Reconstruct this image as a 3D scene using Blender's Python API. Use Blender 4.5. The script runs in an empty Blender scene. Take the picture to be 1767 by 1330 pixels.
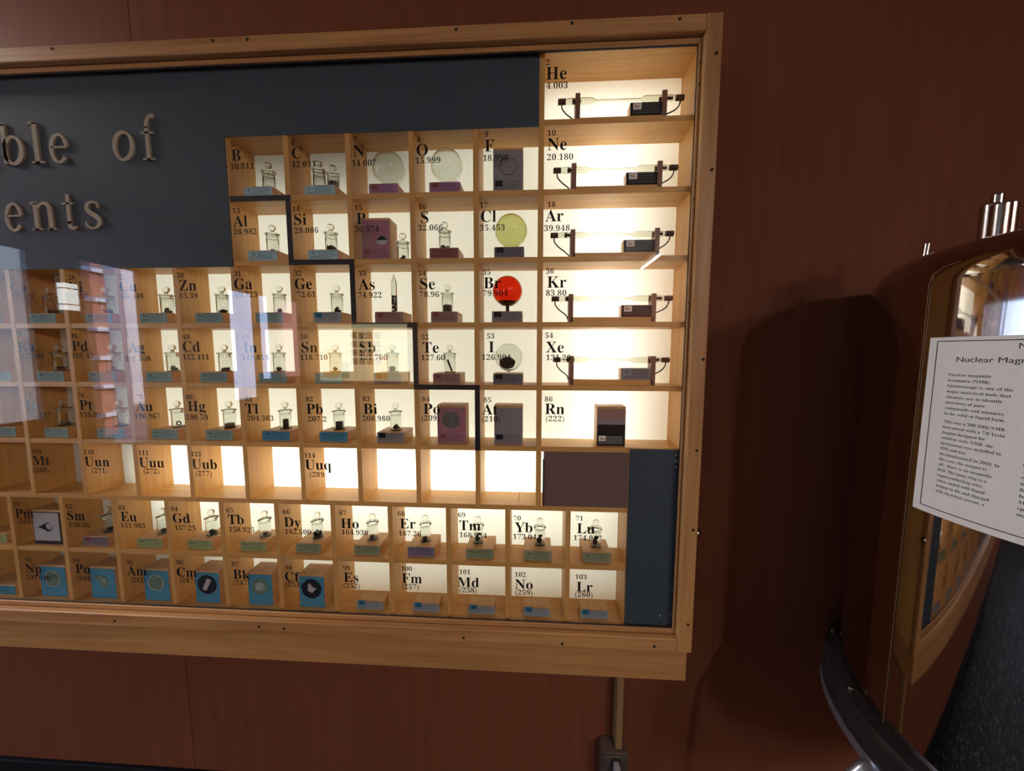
import bpy, bmesh, math, random
from mathutils import Vector, Matrix
random.seed(7)
S = bpy.context.scene
COL = S.collection
PI = math.pi

# ------------------------------------------------------------------ camera
# world: X right, Y into the wall, Z up; the camera stands 0.88 m from the front of the wall case
ZC = 1.50
FPX = 624.507
def _rot():
    a, b, c = [math.radians(v) for v in (-3.18867, -5.28057, -0.09236)]
    Ry = Matrix(((math.cos(a), 0, math.sin(a)), (0, 1, 0), (-math.sin(a), 0, math.cos(a))))
    Rx = Matrix(((1, 0, 0), (0, math.cos(b), -math.sin(b)), (0, math.sin(b), math.cos(b))))
    Rz = Matrix(((math.cos(c), -math.sin(c), 0), (math.sin(c), math.cos(c), 0), (0, 0, 1)))
    return Ry @ Rx @ Rz
RC = _rot()
def at(x, y, Y):
    """point of the place on the vertical plane at depth Y, measured off the photograph"""
    d = RC @ Vector(((x - 883.5) / FPX, (y - 665) / FPX, 1))
    t = Y / d.z
    return Vector((d.x * t, Y, ZC - d.y * t))
cam = bpy.data.cameras.new('camera')
cam.sensor_width = 36.0
cam.lens = FPX / 1767 * 36.0
cam.clip_start = 0.02
cam_o = bpy.data.objects.new('camera', cam); COL.objects.link(cam_o)
def w(v): return Vector((v.x, v.z, -v.y))
cx, cy, cz = w(RC.col[0]), w(-RC.col[1]), w(-RC.col[2])
M4 = Matrix((cx, cy, cz)).transposed().to_4x4(); M4.translation = Vector((0, 0, ZC))
cam_o.matrix_world = M4
S.camera = cam_o

# ------------------------------------------------------------------ view, sky, lights
S.view_settings.view_transform = 'Standard'
S.view_settings.look = 'None'
S.view_settings.gamma = 1.0
S.view_settings.use_curve_mapping = False
S.view_settings.exposure = 0.0
SKY_STRENGTH = 8.5
wd = bpy.data.worlds.new('daylight'); S.world = wd; wd.use_nodes = True
bg = wd.node_tree.nodes['Background']
bg.inputs[0].default_value = (0.52, 0.67, 1.0, 1); bg.inputs[1].default_value = SKY_STRENGTH

def area(name, loc, sx, sy, power, color, rot, spread=None):
    l = bpy.data.lights.new(name, 'AREA'); l.shape = 'RECTANGLE'; l.size = sx; l.size_y = sy
    l.energy = power; l.color = color
    if spread: l.spread = spread
    o = bpy.data.objects.new(name, l); COL.objects.link(o)
    o.location = loc; o.rotation_euler = rot
    return o
WARM = (1.0, 1.0, 0.87)
FACE = (PI / 2, 0, 0)          # shines towards -Y, out of the wall case
BOXY = 1.018
# fluorescent tubes behind the white diffuser; glow areas are added fill in the box
area('tube_upright', (0.188, 0.997, 1.64), 0.022, 0.86, 1.25, (1, 1, 0.93), FACE)
area('tube_lower', (-0.44, BOXY, 1.165), 1.40, 0.022, 0.75, WARM, FACE)
area('tube_lower_glow', (-0.43, BOXY, 1.10), 1.38, 0.25, 1.55, WARM, FACE)
area('box_glow_right', (0.02, BOXY, 1.62), 0.66, 0.86, 1.75, WARM, FACE)
area('box_glow_left', (-0.56, BOXY, 1.51), 1.12, 0.85, 3.3, WARM, FACE)
area('box_glow_top', (0.18, BOXY, 2.06), 0.36, 0.16, 0.42, WARM, FACE)
area('box_glow_bottom', (-0.3, BOXY, 0.90), 1.3, 0.14, 0.48, WARM, FACE)
# added unseen fill lights at ceiling height, far right behind and left of the visitor
area('fill_light_right', (2.95, -3.4, 2.97), 0.8, 0.8, 110, (1, 0.93, 0.85), (0, 0, 0))
area('fill_light_left', (-3.2, 0.55, 2.97), 0.5, 0.5, 72, (1, 0.93, 0.85), (0, 0, 0))
sun = bpy.data.lights.new('sun', 'SUN'); sun.energy = 34; sun.angle = 0.01; sun.color = (1, 0.96, 0.9)
sun_o = bpy.data.objects.new('sun', sun); COL.objects.link(sun_o); sun_o.rotation_euler = (math.radians(8), math.radians(42), 0)
# daylight portals at the windows of the left wall
def portal(Y0, Y1, z0, z1):
    o = area('window_portal', (-4.262, (Y0 + Y1) / 2, (z0 + z1) / 2), z1 - z0, abs(Y1 - Y0), 1, (1, 1, 1), (0, -PI / 2, 0))
    o.data.cycles.is_portal = True
WINS = [(-1.13, 0.62, 0.9, 2.36), (-1.99, -1.43, 0.25, 2.37), (-3.60, -3.10, 0.78, 2.38), (-3.93, -3.66, 1.05, 2.39), (-4.66, -4.05, 1.05, 2.40)]
for a_, b_, c_, d_ in WINS: portal(a_, b_, c_, d_)

# ------------------------------------------------------------------ materials
def new_mat(name):
    m = bpy.data.materials.new(name); m.use_nodes = True
    nt = m.node_tree; nt.nodes.clear()
    out = nt.nodes.new('ShaderNodeOutputMaterial')
    return m, nt, out
def N(nt, t, **kw):
    n = nt.nodes.new(t)
    for k, v in kw.items(): setattr(n, k, v)
    return n
def plain(name, col, rough=0.5, metal=0.0, noise=0.08, scale=60, spec=0.5, bump=0.0):
    m, nt, out = new_mat(name)
    b = N(nt, 'ShaderNodeBsdfPrincipled')
    tc = N(nt, 'ShaderNodeTexCoord'); nz = N(nt, 'ShaderNodeTexNoise'); nz.inputs['Scale'].default_value = scale
    nt.links.new(tc.outputs['Object'], nz.inputs['Vector'])
    r = N(nt, 'ShaderNodeValToRGB')
    r.color_ramp.elements[0].position = 0.3; r.color_ramp.elements[1].position = 0.7
    r.color_ramp.elements[0].color = tuple(c * (1 - noise) for c in col) + (1,)
    r.color_ramp.elements[1].color = tuple(min(1, c * (1 + noise)) for c in col) + (1,)
    nt.links.new(nz.outputs['Fac'], r.inputs[0]); nt.links.new(r.outputs[0], b.inputs['Base Color'])
    b.inputs['Roughness'].default_value = rough; b.inputs['Metallic'].default_value = metal
    b.inputs['Specular IOR Level'].default_value = spec
    if bump:
        bp = N(nt, 'ShaderNodeBump'); bp.inputs['Strength'].default_value = bump; bp.inputs['Distance'].default_value = 0.002
        nt.links.new(nz.outputs['Fac'], bp.inputs['Height']); nt.links.new(bp.outputs[0], b.inputs['Normal'])
    nt.links.new(b.outputs[0], out.inputs[0])
    return m
def wood(name, c0, c1, axis='X', freq=55, rough=0.45, streak=0.35, spec=0.4):
    """fine grain running along one axis: long thin noise, rings from a distorted wave"""
    m, nt, out = new_mat(name)
    b = N(nt, 'ShaderNodeBsdfPrincipled'); tc = N(nt, 'ShaderNodeTexCoord')
    mp = N(nt, 'ShaderNodeMapping')
    sc = {'X': (1.6, freq, freq), 'Y': (freq, 1.6, freq), 'Z': (freq, freq, 1.6)}[axis]
    mp.inputs['Scale'].default_value = sc
    nt.links.new(tc.outputs['Object'], mp.inputs['Vector'])
    n1 = N(nt, 'ShaderNodeTexNoise'); n1.inputs['Scale'].default_value = 2.2; n1.inputs['Detail'].default_value = 6
    n1.inputs['Roughness'].default_value = 0.65
    nt.links.new(mp.outputs[0], n1.inputs['Vector'])
    mp2 = N(nt, 'ShaderNodeMapping'); mp2.inputs['Scale'].default_value = tuple(v * 0.28 if v > 2 else 1.1 for v in sc)
    nt.links.new(tc.outputs['Object'], mp2.inputs['Vector'])
    n2 = N(nt, 'ShaderNodeTexNoise'); n2.inputs['Scale'].default_value = 1.1; n2.inputs['Detail'].default_value = 3; n2.inputs['Distortion'].default_value = 0.6
    nt.links.new(mp2.outputs[0], n2.inputs['Vector'])
    r1 = N(nt, 'ShaderNodeValToRGB')
    r1.color_ramp.elements[0].position = 0.32; r1.color_ramp.elements[1].position = 0.66
    r1.color_ramp.elements[0].color = tuple(c0) + (1,); r1.color_ramp.elements[1].color = tuple(c1) + (1,)
    mx = N(nt, 'ShaderNodeMix'); mx.data_type = 'FLOAT'; mx.inputs[0].default_value = streak
    nt.links.new(n1.outputs['Fac'], mx.inputs[2]); nt.links.new(n2.outputs['Fac'], mx.inputs[3])
    nt.links.new(mx.outputs[0], r1.inputs[0]); nt.links.new(r1.outputs[0], b.inputs['Base Color'])
    b.inputs['Roughness'].default_value = rough; b.inputs['Specular IOR Level'].default_value = spec
    bp = N(nt, 'ShaderNodeBump'); bp.inputs['Strength'].default_value = 0.12; bp.inputs['Distance'].default_value = 0.001
    nt.links.new(n1.outputs['Fac'], bp.inputs['Height']); nt.links.new(bp.outputs[0], b.inputs['Normal'])
    nt.links.new(b.outputs[0], out.inputs[0])
    return m
def emit(name, col, strength):
    m, nt, out = new_mat(name); e = N(nt, 'ShaderNodeEmission')
    e.inputs[0].default_value = tuple(col) + (1,); e.inputs[1].default_value = strength
    nt.links.new(e.outputs[0], out.inputs[0]); return m
def sheet_glass(name, f0=0.045, tint=(1, 1, 1)):
    """window pane: clear, mirror reflection growing with the angle (Schlick)"""
    m, nt, out = new_mat(name)
    g = N(nt, 'ShaderNodeNewGeometry'); dt = N(nt, 'ShaderNodeVectorMath', operation='DOT_PRODUCT')
    nt.links.new(g.outputs['Normal'], dt.inputs[0]); nt.links.new(g.outputs['Incoming'], dt.inputs[1])
    ab = N(nt, 'ShaderNodeMath', operation='ABSOLUTE'); nt.links.new(dt.outputs['Value'], ab.inputs[0])
    sb = N(nt, 'ShaderNodeMath', operation='SUBTRACT'); sb.inputs[0].default_value = 1; nt.links.new(ab.outputs[0], sb.inputs[1])
    pw = N(nt, 'ShaderNodeMath', operation='POWER'); pw.inputs[1].default_value = 5; nt.links.new(sb.outputs[0], pw.inputs[0])
    ml = N(nt, 'ShaderNodeMath', operation='MULTIPLY_ADD'); ml.inputs[1].default_value = 1 - f0; ml.inputs[2].default_value = f0
    nt.links.new(pw.outputs[0], ml.inputs[0])
    tr = N(nt, 'ShaderNodeBsdfTransparent'); tr.inputs[0].default_value = tuple(tint) + (1,)
    gl = N(nt, 'ShaderNodeBsdfGlossy'); gl.inputs['Roughness'].default_value = 0.0
    mx = N(nt, 'ShaderNodeMixShader'); nt.links.new(ml.outputs[0], mx.inputs[0])
    nt.links.new(tr.outputs[0], mx.inputs[1]); nt.links.new(gl.outputs[0], mx.inputs[2]); nt.links.new(mx.outputs[0], out.inputs[0])
    return m
def real_glass(name, col=(1, 1, 1), ior=1.45, rough=0.0):
    m, nt, out = new_mat(name); g = N(nt, 'ShaderNodeBsdfGlass')
    g.inputs['Color'].default_value = tuple(col) + (1,); g.inputs['IOR'].default_value = ior; g.inputs['Roughness'].default_value = rough
    nt.links.new(g.outputs[0], out.inputs[0]); return m
def wall_wood():
    m, nt, out = new_mat('mahogany_veneer')
    b = N(nt, 'ShaderNodeBsdfPrincipled'); tc = N(nt, 'ShaderNodeTexCoord')
    mp = N(nt, 'ShaderNodeMapping'); mp.inputs['Scale'].default_value = (11, 11, 0.7)
    nt.links.new(tc.outputs['Object'], mp.inputs['Vector'])
    n1 = N(nt, 'ShaderNodeTexNoise'); n1.inputs['Scale'].default_value = 3; n1.inputs['Detail'].default_value = 7; n1.inputs['Distortion'].default_value = 0.35
    nt.links.new(mp.outputs[0], n1.inputs['Vector'])
    n2 = N(nt, 'ShaderNodeTexNoise'); n2.inputs['Scale'].default_value = 1.6; n2.inputs['Detail'].default_value = 2
    nt.links.new(tc.outputs['Object'], n2.inputs['Vector'])
    mx = N(nt, 'ShaderNodeMix'); mx.data_type = 'FLOAT'; mx.inputs[0].default_value = 0.4
    nt.links.new(n1.outputs['Fac'], mx.inputs[2]); nt.links.new(n2.outputs['Fac'], mx.inputs[3])
    r = N(nt, 'ShaderNodeValToRGB'); r.color_ramp.elements[0].position = 0.3; r.color_ramp.elements[1].position = 0.72
    r.color_ramp.elements[0].color = (0.140, 0.043, 0.021, 1); r.color_ramp.elements[1].color = (0.195, 0.064, 0.032, 1)
    nt.links.new(mx.outputs[0], r.inputs[0]); nt.links.new(r.outputs[0], b.inputs['Base Color'])
    b.inputs['Roughness'].default_value = 0.62; b.inputs['Specular IOR Level'].default_value = 0.12
    nt.links.new(b.outputs[0], out.inputs[0]); return m
def diffuser():
    m, nt, out = new_mat('white_diffuser')
    t = N(nt, 'ShaderNodeBsdfTranslucent'); t.inputs[0].default_value = (0.93, 0.93, 0.90, 1)
    d = N(nt, 'ShaderNodeBsdfDiffuse'); d.inputs[0].default_value = (0.75, 0.75, 0.70, 1)
    mx = N(nt, 'ShaderNodeMixShader'); mx.inputs[0].default_value = 0.35
    nt.links.new(t.outputs[0], mx.inputs[1]); nt.links.new(d.outputs[0], mx.inputs[2]); nt.links.new(mx.outputs[0], out.inputs[0])
    return m
def terrazzo():
    m, nt, out = new_mat('dark_terrazzo')
    b = N(nt, 'ShaderNodeBsdfPrincipled'); tc = N(nt, 'ShaderNodeTexCoord')
    v = N(nt, 'ShaderNodeTexVoronoi'); v.inputs['Scale'].default_value = 48
    nt.links.new(tc.outputs['Object'], v.inputs['Vector'])
    r = N(nt, 'ShaderNodeValToRGB'); r.color_ramp.interpolation = 'LINEAR'
    r.color_ramp.elements[0].position = 0.13; r.color_ramp.elements[0].color = (0.5, 0.5, 0.5, 1)
    r.color_ramp.elements[1].position = 0.17; r.color_ramp.elements[1].color = (0.009, 0.010, 0.012, 1)
    nt.links.new(v.outputs['Distance'], r.inputs[0]); nt.links.new(r.outputs[0], b.inputs['Base Color'])
    b.inputs['Roughness'].default_value = 0.6; b.inputs['Specular IOR Level'].default_value = 0.05
    nt.links.new(b.outputs[0], out.inputs[0]); return m
def brick():
    m, nt, out = new_mat('red_brick')
    b = N(nt, 'ShaderNodeBsdfPrincipled'); tc = N(nt, 'ShaderNodeTexCoord'); mp = N(nt, 'ShaderNodeMapping')
    mp.inputs['Rotation'].default_value = (0, PI / 2, PI / 2)
    nt.links.new(tc.outputs['Object'], mp.inputs['Vector'])
    t = N(nt, 'ShaderNodeTexBrick'); t.inputs['Scale'].default_value = 7.5
    t.inputs['Color1'].default_value = (0.25, 0.07, 0.075, 1); t.inputs['Color2'].default_value = (0.19, 0.052, 0.06, 1); t.inputs['Mortar'].default_value = (0.30, 0.20, 0.19, 1)
    nt.links.new(mp.outputs[0], t.inputs['Vector']); nt.links.new(t.outputs['Color'], b.inputs['Base Color'])
    b.inputs['Roughness'].default_value = 0.9; nt.links.new(b.outputs[0], out.inputs[0]); return m

OAK0, OAK1 = (0.56, 0.275, 0.074), (0.73, 0.42, 0.135)
FRM0, FRM1 = (0.27, 0.110, 0.036), (0.58, 0.31, 0.115)
M = dict(
    wall=wall_wood(),
    oak_x=wood('oak_shelf', OAK0, OAK1, 'X'), oak_z=wood('oak_upright', OAK0, OAK1, 'Z'), oak_y=wood('oak_block', (0.50, 0.265, 0.095), (0.68, 0.40, 0.17), 'Y', freq=90),
    frame_x=wood('oak_frame_rail', FRM0, FRM1, 'X', freq=70, streak=0.5), frame_z=wood('oak_frame_stile', FRM0, FRM1, 'Z', freq=42, streak=0.7),
    apron=wood('oak_apron', (0.32, 0.145, 0.048), (0.52, 0.27, 0.098), 'X', freq=34, rough=0.4),
    navy=plain('navy_paint', (0.044, 0.066, 0.088), 0.55, noise=0.16, scale=500, spec=0.3),
    brown_card=plain('mauve_brown_card', (0.19, 0.112, 0.105), 0.7, noise=0.12, scale=400, spec=0.2),
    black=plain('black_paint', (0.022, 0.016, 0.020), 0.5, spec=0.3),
    letter=plain('black_lettering', (0.006, 0.006, 0.006), 0.6, spec=0.1),
    title=wood('pale_letter_wood', (0.37, 0.30, 0.21), (0.47, 0.40, 0.30), 'Z', freq=60, rough=0.6),
    sheet=diffuser(), white=plain('white_box_paint', (0.85, 0.85, 0.82), 0.8),
    pane=sheet_glass('case_pane'), wpane=sheet_glass('window_pane', 0.04),
    jar=real_glass('jar_glass', (0.955, 0.965, 0.945)), bulb=sheet_glass('bulb_glass', 0.03, (0.97, 0.96, 0.93)),
    tube=real_glass('tube_glass', (0.93, 0.935, 0.90)),
    screw=plain('dark_screw', (0.035, 0.028, 0.022), 0.45, 0.6), hole=plain('screw_hole', (0.008, 0.006, 0.005), 0.9),
    steel=plain('polished_steel', (0.50, 0.46, 0.445), 0.045, 1.0, noise=0.03, scale=4), brass=plain('brass_seam', (0.30, 0.16, 0.06), 0.45, 0.7),
    dark_steel=plain('blackened_ring', (0.055, 0.045, 0.045), 0.16, 0.6, noise=0.2), alu=plain('brushed_aluminium', (0.42, 0.43, 0.46), 0.35, 0.85),
    chrome=plain('bright_steel', (0.62, 0.58, 0.52), 0.18, 1.0), paper=plain('white_paper', (0.90, 0.82, 0.71), 0.9, noise=0.02, spec=0.1),
    ink=plain('printed_ink', (0.02, 0.02, 0.022), 0.9, spec=0.05),
    plate=plain('brushed_cover_plate', (0.20, 0.165, 0.135), 0.38, 0.7), boxm=plain('outlet_box_metal', (0.17, 0.115, 0.085), 0.5, 0.3), plug=plain('white_plug', (0.46, 0.43, 0.40), 0.5),
    raceway=plain('tan_raceway', (0.28, 0.17, 0.07), 0.5), base=plain('black_baseboard', (0.008, 0.008, 0.010), 0.6, spec=0.2),
    cap=plain('brown_cap', (0.10, 0.055, 0.04), 0.55), wire=plain('black_wire', (0.02, 0.02, 0.02), 0.5), post=wood('stand_wood', (0.20, 0.09, 0.055), (0.27, 0.13, 0.08), 'Z', freq=60),
    electrode=plain('tube_electrode', (0.14, 0.09, 0.07), 0.4, 0.5),
    plaster=plain('pale_plaster', (0.52, 0.46, 0.42), 0.9, noise=0.04, scale=6), ceiling=plain('ceiling_paint', (0.42, 0.38, 0.35), 0.9, noise=0.03, scale=5),
    floor=terrazzo(), brick=brick(), stone=plain('pale_stone', (0.46, 0.50, 0.62), 0.8), greystone=plain('grey_stone', (0.15, 0.17, 0.20), 0.85), pavement=plain('pavement', (0.40, 0.39, 0.40), 0.9, noise=0.15, scale=8),
    mull=plain('dark_window_frame', (0.030, 0.028, 0.030), 0.45), curtain=plain('pale_curtain', (0.55, 0.45, 0.42), 0.9),
    lamp=emit('lamp_white', (1, 0.95, 0.88), 1000), lantern=emit('lantern_white', (0.95, 1, 1), 6.5), cream=emit('cream_backlight', (1.0, 0.90, 0.52), 2.9), orange=emit('orange_backlight', (1.0, 0.52, 0.09), 3.4), lit_green=emit('green_backlight', (0.10, 0.75, 0.42), 1.6), lit_pale=emit('pale_backlight', (0.75, 1.0, 0.70), 3.2),
    poster=plain('pale_card', (0.5, 0.55, 0.48), 0.8), green=plain('green_card', (0.05, 0.28, 0.18), 0.7), teal_cloth=plain('teal_card', (0.04, 0.14, 0.15), 0.7),
    dark_metal=plain('dark_sample', (0.030, 0.028, 0.028), 0.45, 0.3, noise=0.4, scale=300), grey_metal=plain('grey_sample', (0.16, 0.15, 0.14), 0.4, 0.4, noise=0.3, scale=200),
    brown_metal=plain('brown_sample', (0.085, 0.06, 0.045), 0.5, 0.2, noise=0.3, scale=300), silver=plain('silver_sample', (0.42, 0.41, 0.39), 0.3, 0.8),
    photo_dark=plain('dark_photo', (0.012, 0.018, 0.028), 0.35), photo_light=plain('light_photo', (0.36, 0.40, 0.40), 0.4, noise=0.2, scale=150),
    photo_green=plain('green_photo', (0.14, 0.22, 0.15), 0.4, noise=0.35, scale=120), photo_grey=plain('grey_photo', (0.13, 0.13, 0.125), 0.4, noise=0.2),
    bromine=real_glass('bromine_dark', (0.02, 0.004, 0.003)),
)
CARD = {k: plain('card_' + k, v, 0.75, noise=0.10, scale=300, spec=0.15) for k, v in dict(
    blue=(0.36, 0.56, 0.64), sky=(0.075, 0.27, 0.41), teal=(0.24, 0.38, 0.37), purple=(0.38, 0.18, 0.33), pink=(0.38, 0.17, 0.22), red=(0.27, 0.10, 0.098),
    slate=(0.17, 0.165, 0.20), grey=(0.27, 0.245, 0.26), rose=(0.33, 0.20, 0.18), green=(0.34, 0.40, 0.18), mauve=(0.25, 0.19, 0.21), violet=(0.22, 0.18, 0.28),
    brown=(0.05, 0.032, 0.032), black=(0.013, 0.015, 0.018), white=(0.46, 0.44, 0.46), deep=(0.025, 0.17, 0.30), ash=(0.27, 0.255, 0.28), olive=(0.27, 0.31, 0.185), silver=(0.28, 0.27, 0.28), paleblue=(0.30, 0.34, 0.38)).items()}
def gas(name, col):
    m, nt, out = new_mat(name)
    t = N(nt, 'ShaderNodeBsdfTransparent'); t.inputs[0].default_value = tuple(col) + (1,)
    g = N(nt, 'ShaderNodeBsdfGlossy'); g.inputs['Roughness'].default_value = 0.02
    mx = N(nt, 'ShaderNodeMixShader'); mx.inputs[0].default_value = 0.03
    nt.links.new(t.outputs[0], mx.inputs[1]); nt.links.new(g.outputs[0], mx.inputs[2]); nt.links.new(mx.outputs[0], out.inputs[0]); return m
M['gas_clear'] = gas('clear_gas', (0.93, 0.91, 0.88)); M['gas_yellow'] = gas('yellow_gas', (0.90, 0.89, 0.60)); M['gas_red'] = gas('red_vapour', (0.93, 0.14, 0.035)); M['gas_pink'] = gas('pink_vapour', (0.93, 0.86, 0.84))

# ------------------------------------------------------------------ building helpers
OFF = {}
class MB:
    def __init__(s): s.bm = bmesh.new()
    def box(s, x0, x1, y0, y1, z0, z1, bevel=0.0, seg=2):
        bm = s.bm
        r = bmesh.ops.create_cube(bm, size=1.0)
        vs = r['verts']
        for v in vs:
            v.co = Vector(((x0 + x1) / 2 + v.co.x * (x1 - x0), (y0 + y1) / 2 + v.co.y * (y1 - y0), (z0 + z1) / 2 + v.co.z * (z1 - z0)))
        if bevel:
            es = list({e for v in vs for e in v.link_edges})
            bmesh.ops.bevel(bm, geom=es, offset=bevel, segments=seg, affect='EDGES', profile=0.5)
        return s
    def quad(s, pts):
        s.bm.faces.new([s.bm.verts.new(p) for p in pts]); return s
    def prism(s, pts, d):
        """polygon pts (3-D, in order) pushed along vector d"""
        d = Vector(d); a = [s.bm.verts.new(Vector(p)) for p in pts]; b = [s.bm.verts.new(Vector(p) + d) for p in pts]
        n = len(pts); s.bm.faces.new(a); s.bm.faces.new(b[::-1])
        for i in range(n): s.bm.faces.new((a[i], b[i], b[(i + 1) % n], a[(i + 1) % n]))
        return s
    def lathe(s, prof, c=(0, 0, 0), axis='Z', n=32, closed=False):
        """prof: (radius, height) pairs"""
        c = Vector(c); rings = []
        def P(r, h, a):
            u, v = r * math.cos(a), r * math.sin(a)
            return c + {'Z': Vector((u, v, h)), 'X': Vector((h, u, v)), 'Y': Vector((u, h, v))}[axis]
        for r, h in prof:
            if r < 1e-7: rings.append([s.bm.verts.new(P(0, h, 0))])
            else: rings.append([s.bm.verts.new(P(r, h, 2 * PI * i / n)) for i in range(n)])
        pairs = list(zip(rings, rings[1:])) + ([(rings[-1], rings[0])] if closed else [])
        for A, B in pairs:
            for i in range(n):
                j = (i + 1) % n
                if len(A) == 1 and len(B) == 1: continue
                if len(A) == 1: f = s.bm.faces.new((A[0], B[j], B[i]))
                elif len(B) == 1: f = s.bm.faces.new((A[i], A[j], B[0]))
                else: f = s.bm.faces.new((A[i], A[j], B[j], B[i]))
                f.smooth = True
        return s
    def tube(s, pts, r, n=10, smooth=False):
        pts = [Vector(p) for p in pts]; rings = []
        if smooth:
            q = []; L = len(pts)
            for i in range(L - 1):
                p0, p1, p2, p3 = pts[max(i - 1, 0)], pts[i], pts[i + 1], pts[min(i + 2, L - 1)]
                for k in range(6):
                    t = k / 6; q.append(0.5 * ((2 * p1) + (p2 - p0) * t + (2 * p0 - 5 * p1 + 4 * p2 - p3) * t * t + (3 * p1 - p0 - 3 * p2 + p3) * t ** 3))
            pts = q + [pts[-1]]
        for i, p in enumerate(pts):
            t = (pts[min(i + 1, len(pts) - 1)] - pts[max(i - 1, 0)]).normalized()
            up = Vector((0, 0, 1)) if abs(t.z) < 0.9 else Vector((1, 0, 0))
            a = t.cross(up).normalized(); b = t.cross(a)
            rings.append([s.bm.verts.new(p + (a * math.cos(2 * PI * k / n) + b * math.sin(2 * PI * k / n)) * r) for k in range(n)])
        for A, B in zip(rings, rings[1:]):
            for i in range(n):
                f = s.bm.faces.new((A[i], A[(i + 1) % n], B[(i + 1) % n], B[i])); f.smooth = True
        s.bm.faces.new(rings[0][::-1]); s.bm.faces.new(rings[-1]); return s
    def lump(s, c, r, sub=2, rough=0.25, sq=(1, 1, 1), seed=0):
        rnd = random.Random(seed)
        res = bmesh.ops.create_icosphere(s.bm, subdivisions=sub, radius=1)
        ph = [rnd.uniform(0, 6) for _ in range(6)]
        for v in res['verts']:
            p = v.co.copy()
            k = 1 + rough * (math.sin(3.1 * p.x + ph[0]) * math.cos(2.7 * p.y + ph[1]) + 0.6 * math.sin(5 * p.z + 4 * p.x + ph[2]))
            v.co = Vector(c) + Vector((p.x * sq[0], p.y * sq[1], p.z * sq[2])) * r * k
        return s
    def build(s, name, mat, parent=None, loc=None):
        """link as ONE object; mesh points are given in world coordinates and shifted to the owner's base"""
        bmesh.ops.recalc_face_normals(s.bm, faces=s.bm.faces)
        for e in s.bm.edges:
            if len(e.link_faces) == 2 and e.calc_face_angle(0) > 0.55: e.smooth = False
        me = bpy.data.meshes.new(name)
        off = OFF[parent.name] if parent is not None else Vector(loc or (0, 0, 0))
        bmesh.ops.translate(s.bm, verts=s.bm.verts, vec=-off)
        s.bm.to_mesh(me); s.bm.free()
        me.materials.append(mat)
        o = bpy.data.objects.new(name, me); COL.objects.link(o)
        if parent is not None: o.parent = parent
        else: o.location = off
        OFF[o.name] = off
        return o
def tag(o, label=None, cat=None, group=None, kind=None):
    if label: o['label'] = label
    if cat: o['category'] = cat
    if group: o['group'] = group
    if kind: o['kind'] = kind
    return o
def thing(name, label, cat, loc, group=None):
    o = bpy.data.objects.new(name, None); COL.objects.link(o); o.location = loc
    o.empty_display_size = 0.02
    OFF[o.name] = Vector(loc)
    return tag(o, label, cat, group)
def dup(root, loc, label, group=None):
    r = root.copy(); COL.objects.link(r); r.location = loc; r['label'] = label
    if group: r['group'] = group
    for ch in root.children:
        c = ch.copy(); COL.objects.link(c); c.parent = r
        for g in ch.children:
            d = g.copy(); COL.objects.link(d); d.parent = c
    return r
def struct(name, mb, mat, parent=None):
    o = mb.build(name, mat, parent)
    if parent is None: o['kind'] = 'structure'
    return o

# ------------------------------------------------------------------ lettering
def bold(t):
    """the serif bold letters and digits of the built-in typeface"""
    o = ''
    for c in t:
        if 'A' <= c <= 'Z': o += chr(0x1D400 + ord(c) - 65)
        elif 'a' <= c <= 'z': o += chr(0x1D41A + ord(c) - 97)
        elif '0' <= c <= '9': o += chr(0x1D7CE + ord(c) - 48)
        else: o += c
    return o
def text_geo(t, space=1.0, thin=0.0, res=4):
    cu = bpy.data.curves.new('lettering', 'FONT'); cu.body = t; cu.size = 1.0; cu.space_character = space
    cu.offset = thin; cu.resolution_u = res
    ob = bpy.data.objects.new('lettering', cu)
    me = bpy.data.meshes.new_from_object(ob)
    vs = [v.co.copy() for v in me.vertices]; fs = [tuple(p.vertices) for p in me.polygons]
    bpy.data.objects.remove(ob); bpy.data.curves.remove(cu); bpy.data.meshes.remove(me)
    return vs, fs
_cap = {}
def cap_h(serif):
    if serif not in _cap:
        vs, _ = text_geo(bold('H') if serif else 'H'); _cap[serif] = max(v.y for v in vs)
    return _cap[serif]
_geo = {}
def put_text(mb, t, x, z, cap, place, serif=True, space=1.0, thin=0.0, fit=None, res=4):
    """write t with its left edge at x and its baseline at z; place(u, v) gives the 3-D point"""
    key = (t, serif, space, thin, res)
    if key not in _geo: _geo[key] = text_geo(bold(t) if serif else t, space, thin, res)
    vs, fs = _geo[key]
    if not vs: return
    k = cap / cap_h(serif); x0 = min(v.x for v in vs); kx = k
    if fit: kx = fit / (max(v.x for v in vs) - x0)
    nv = [mb.bm.verts.new(place(x + (v.x - x0) * kx, z + v.y * k)) for v in vs]
    for f in fs:
        try: mb.bm.faces.new([nv[i] for i in f])
        except ValueError: pass
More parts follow.
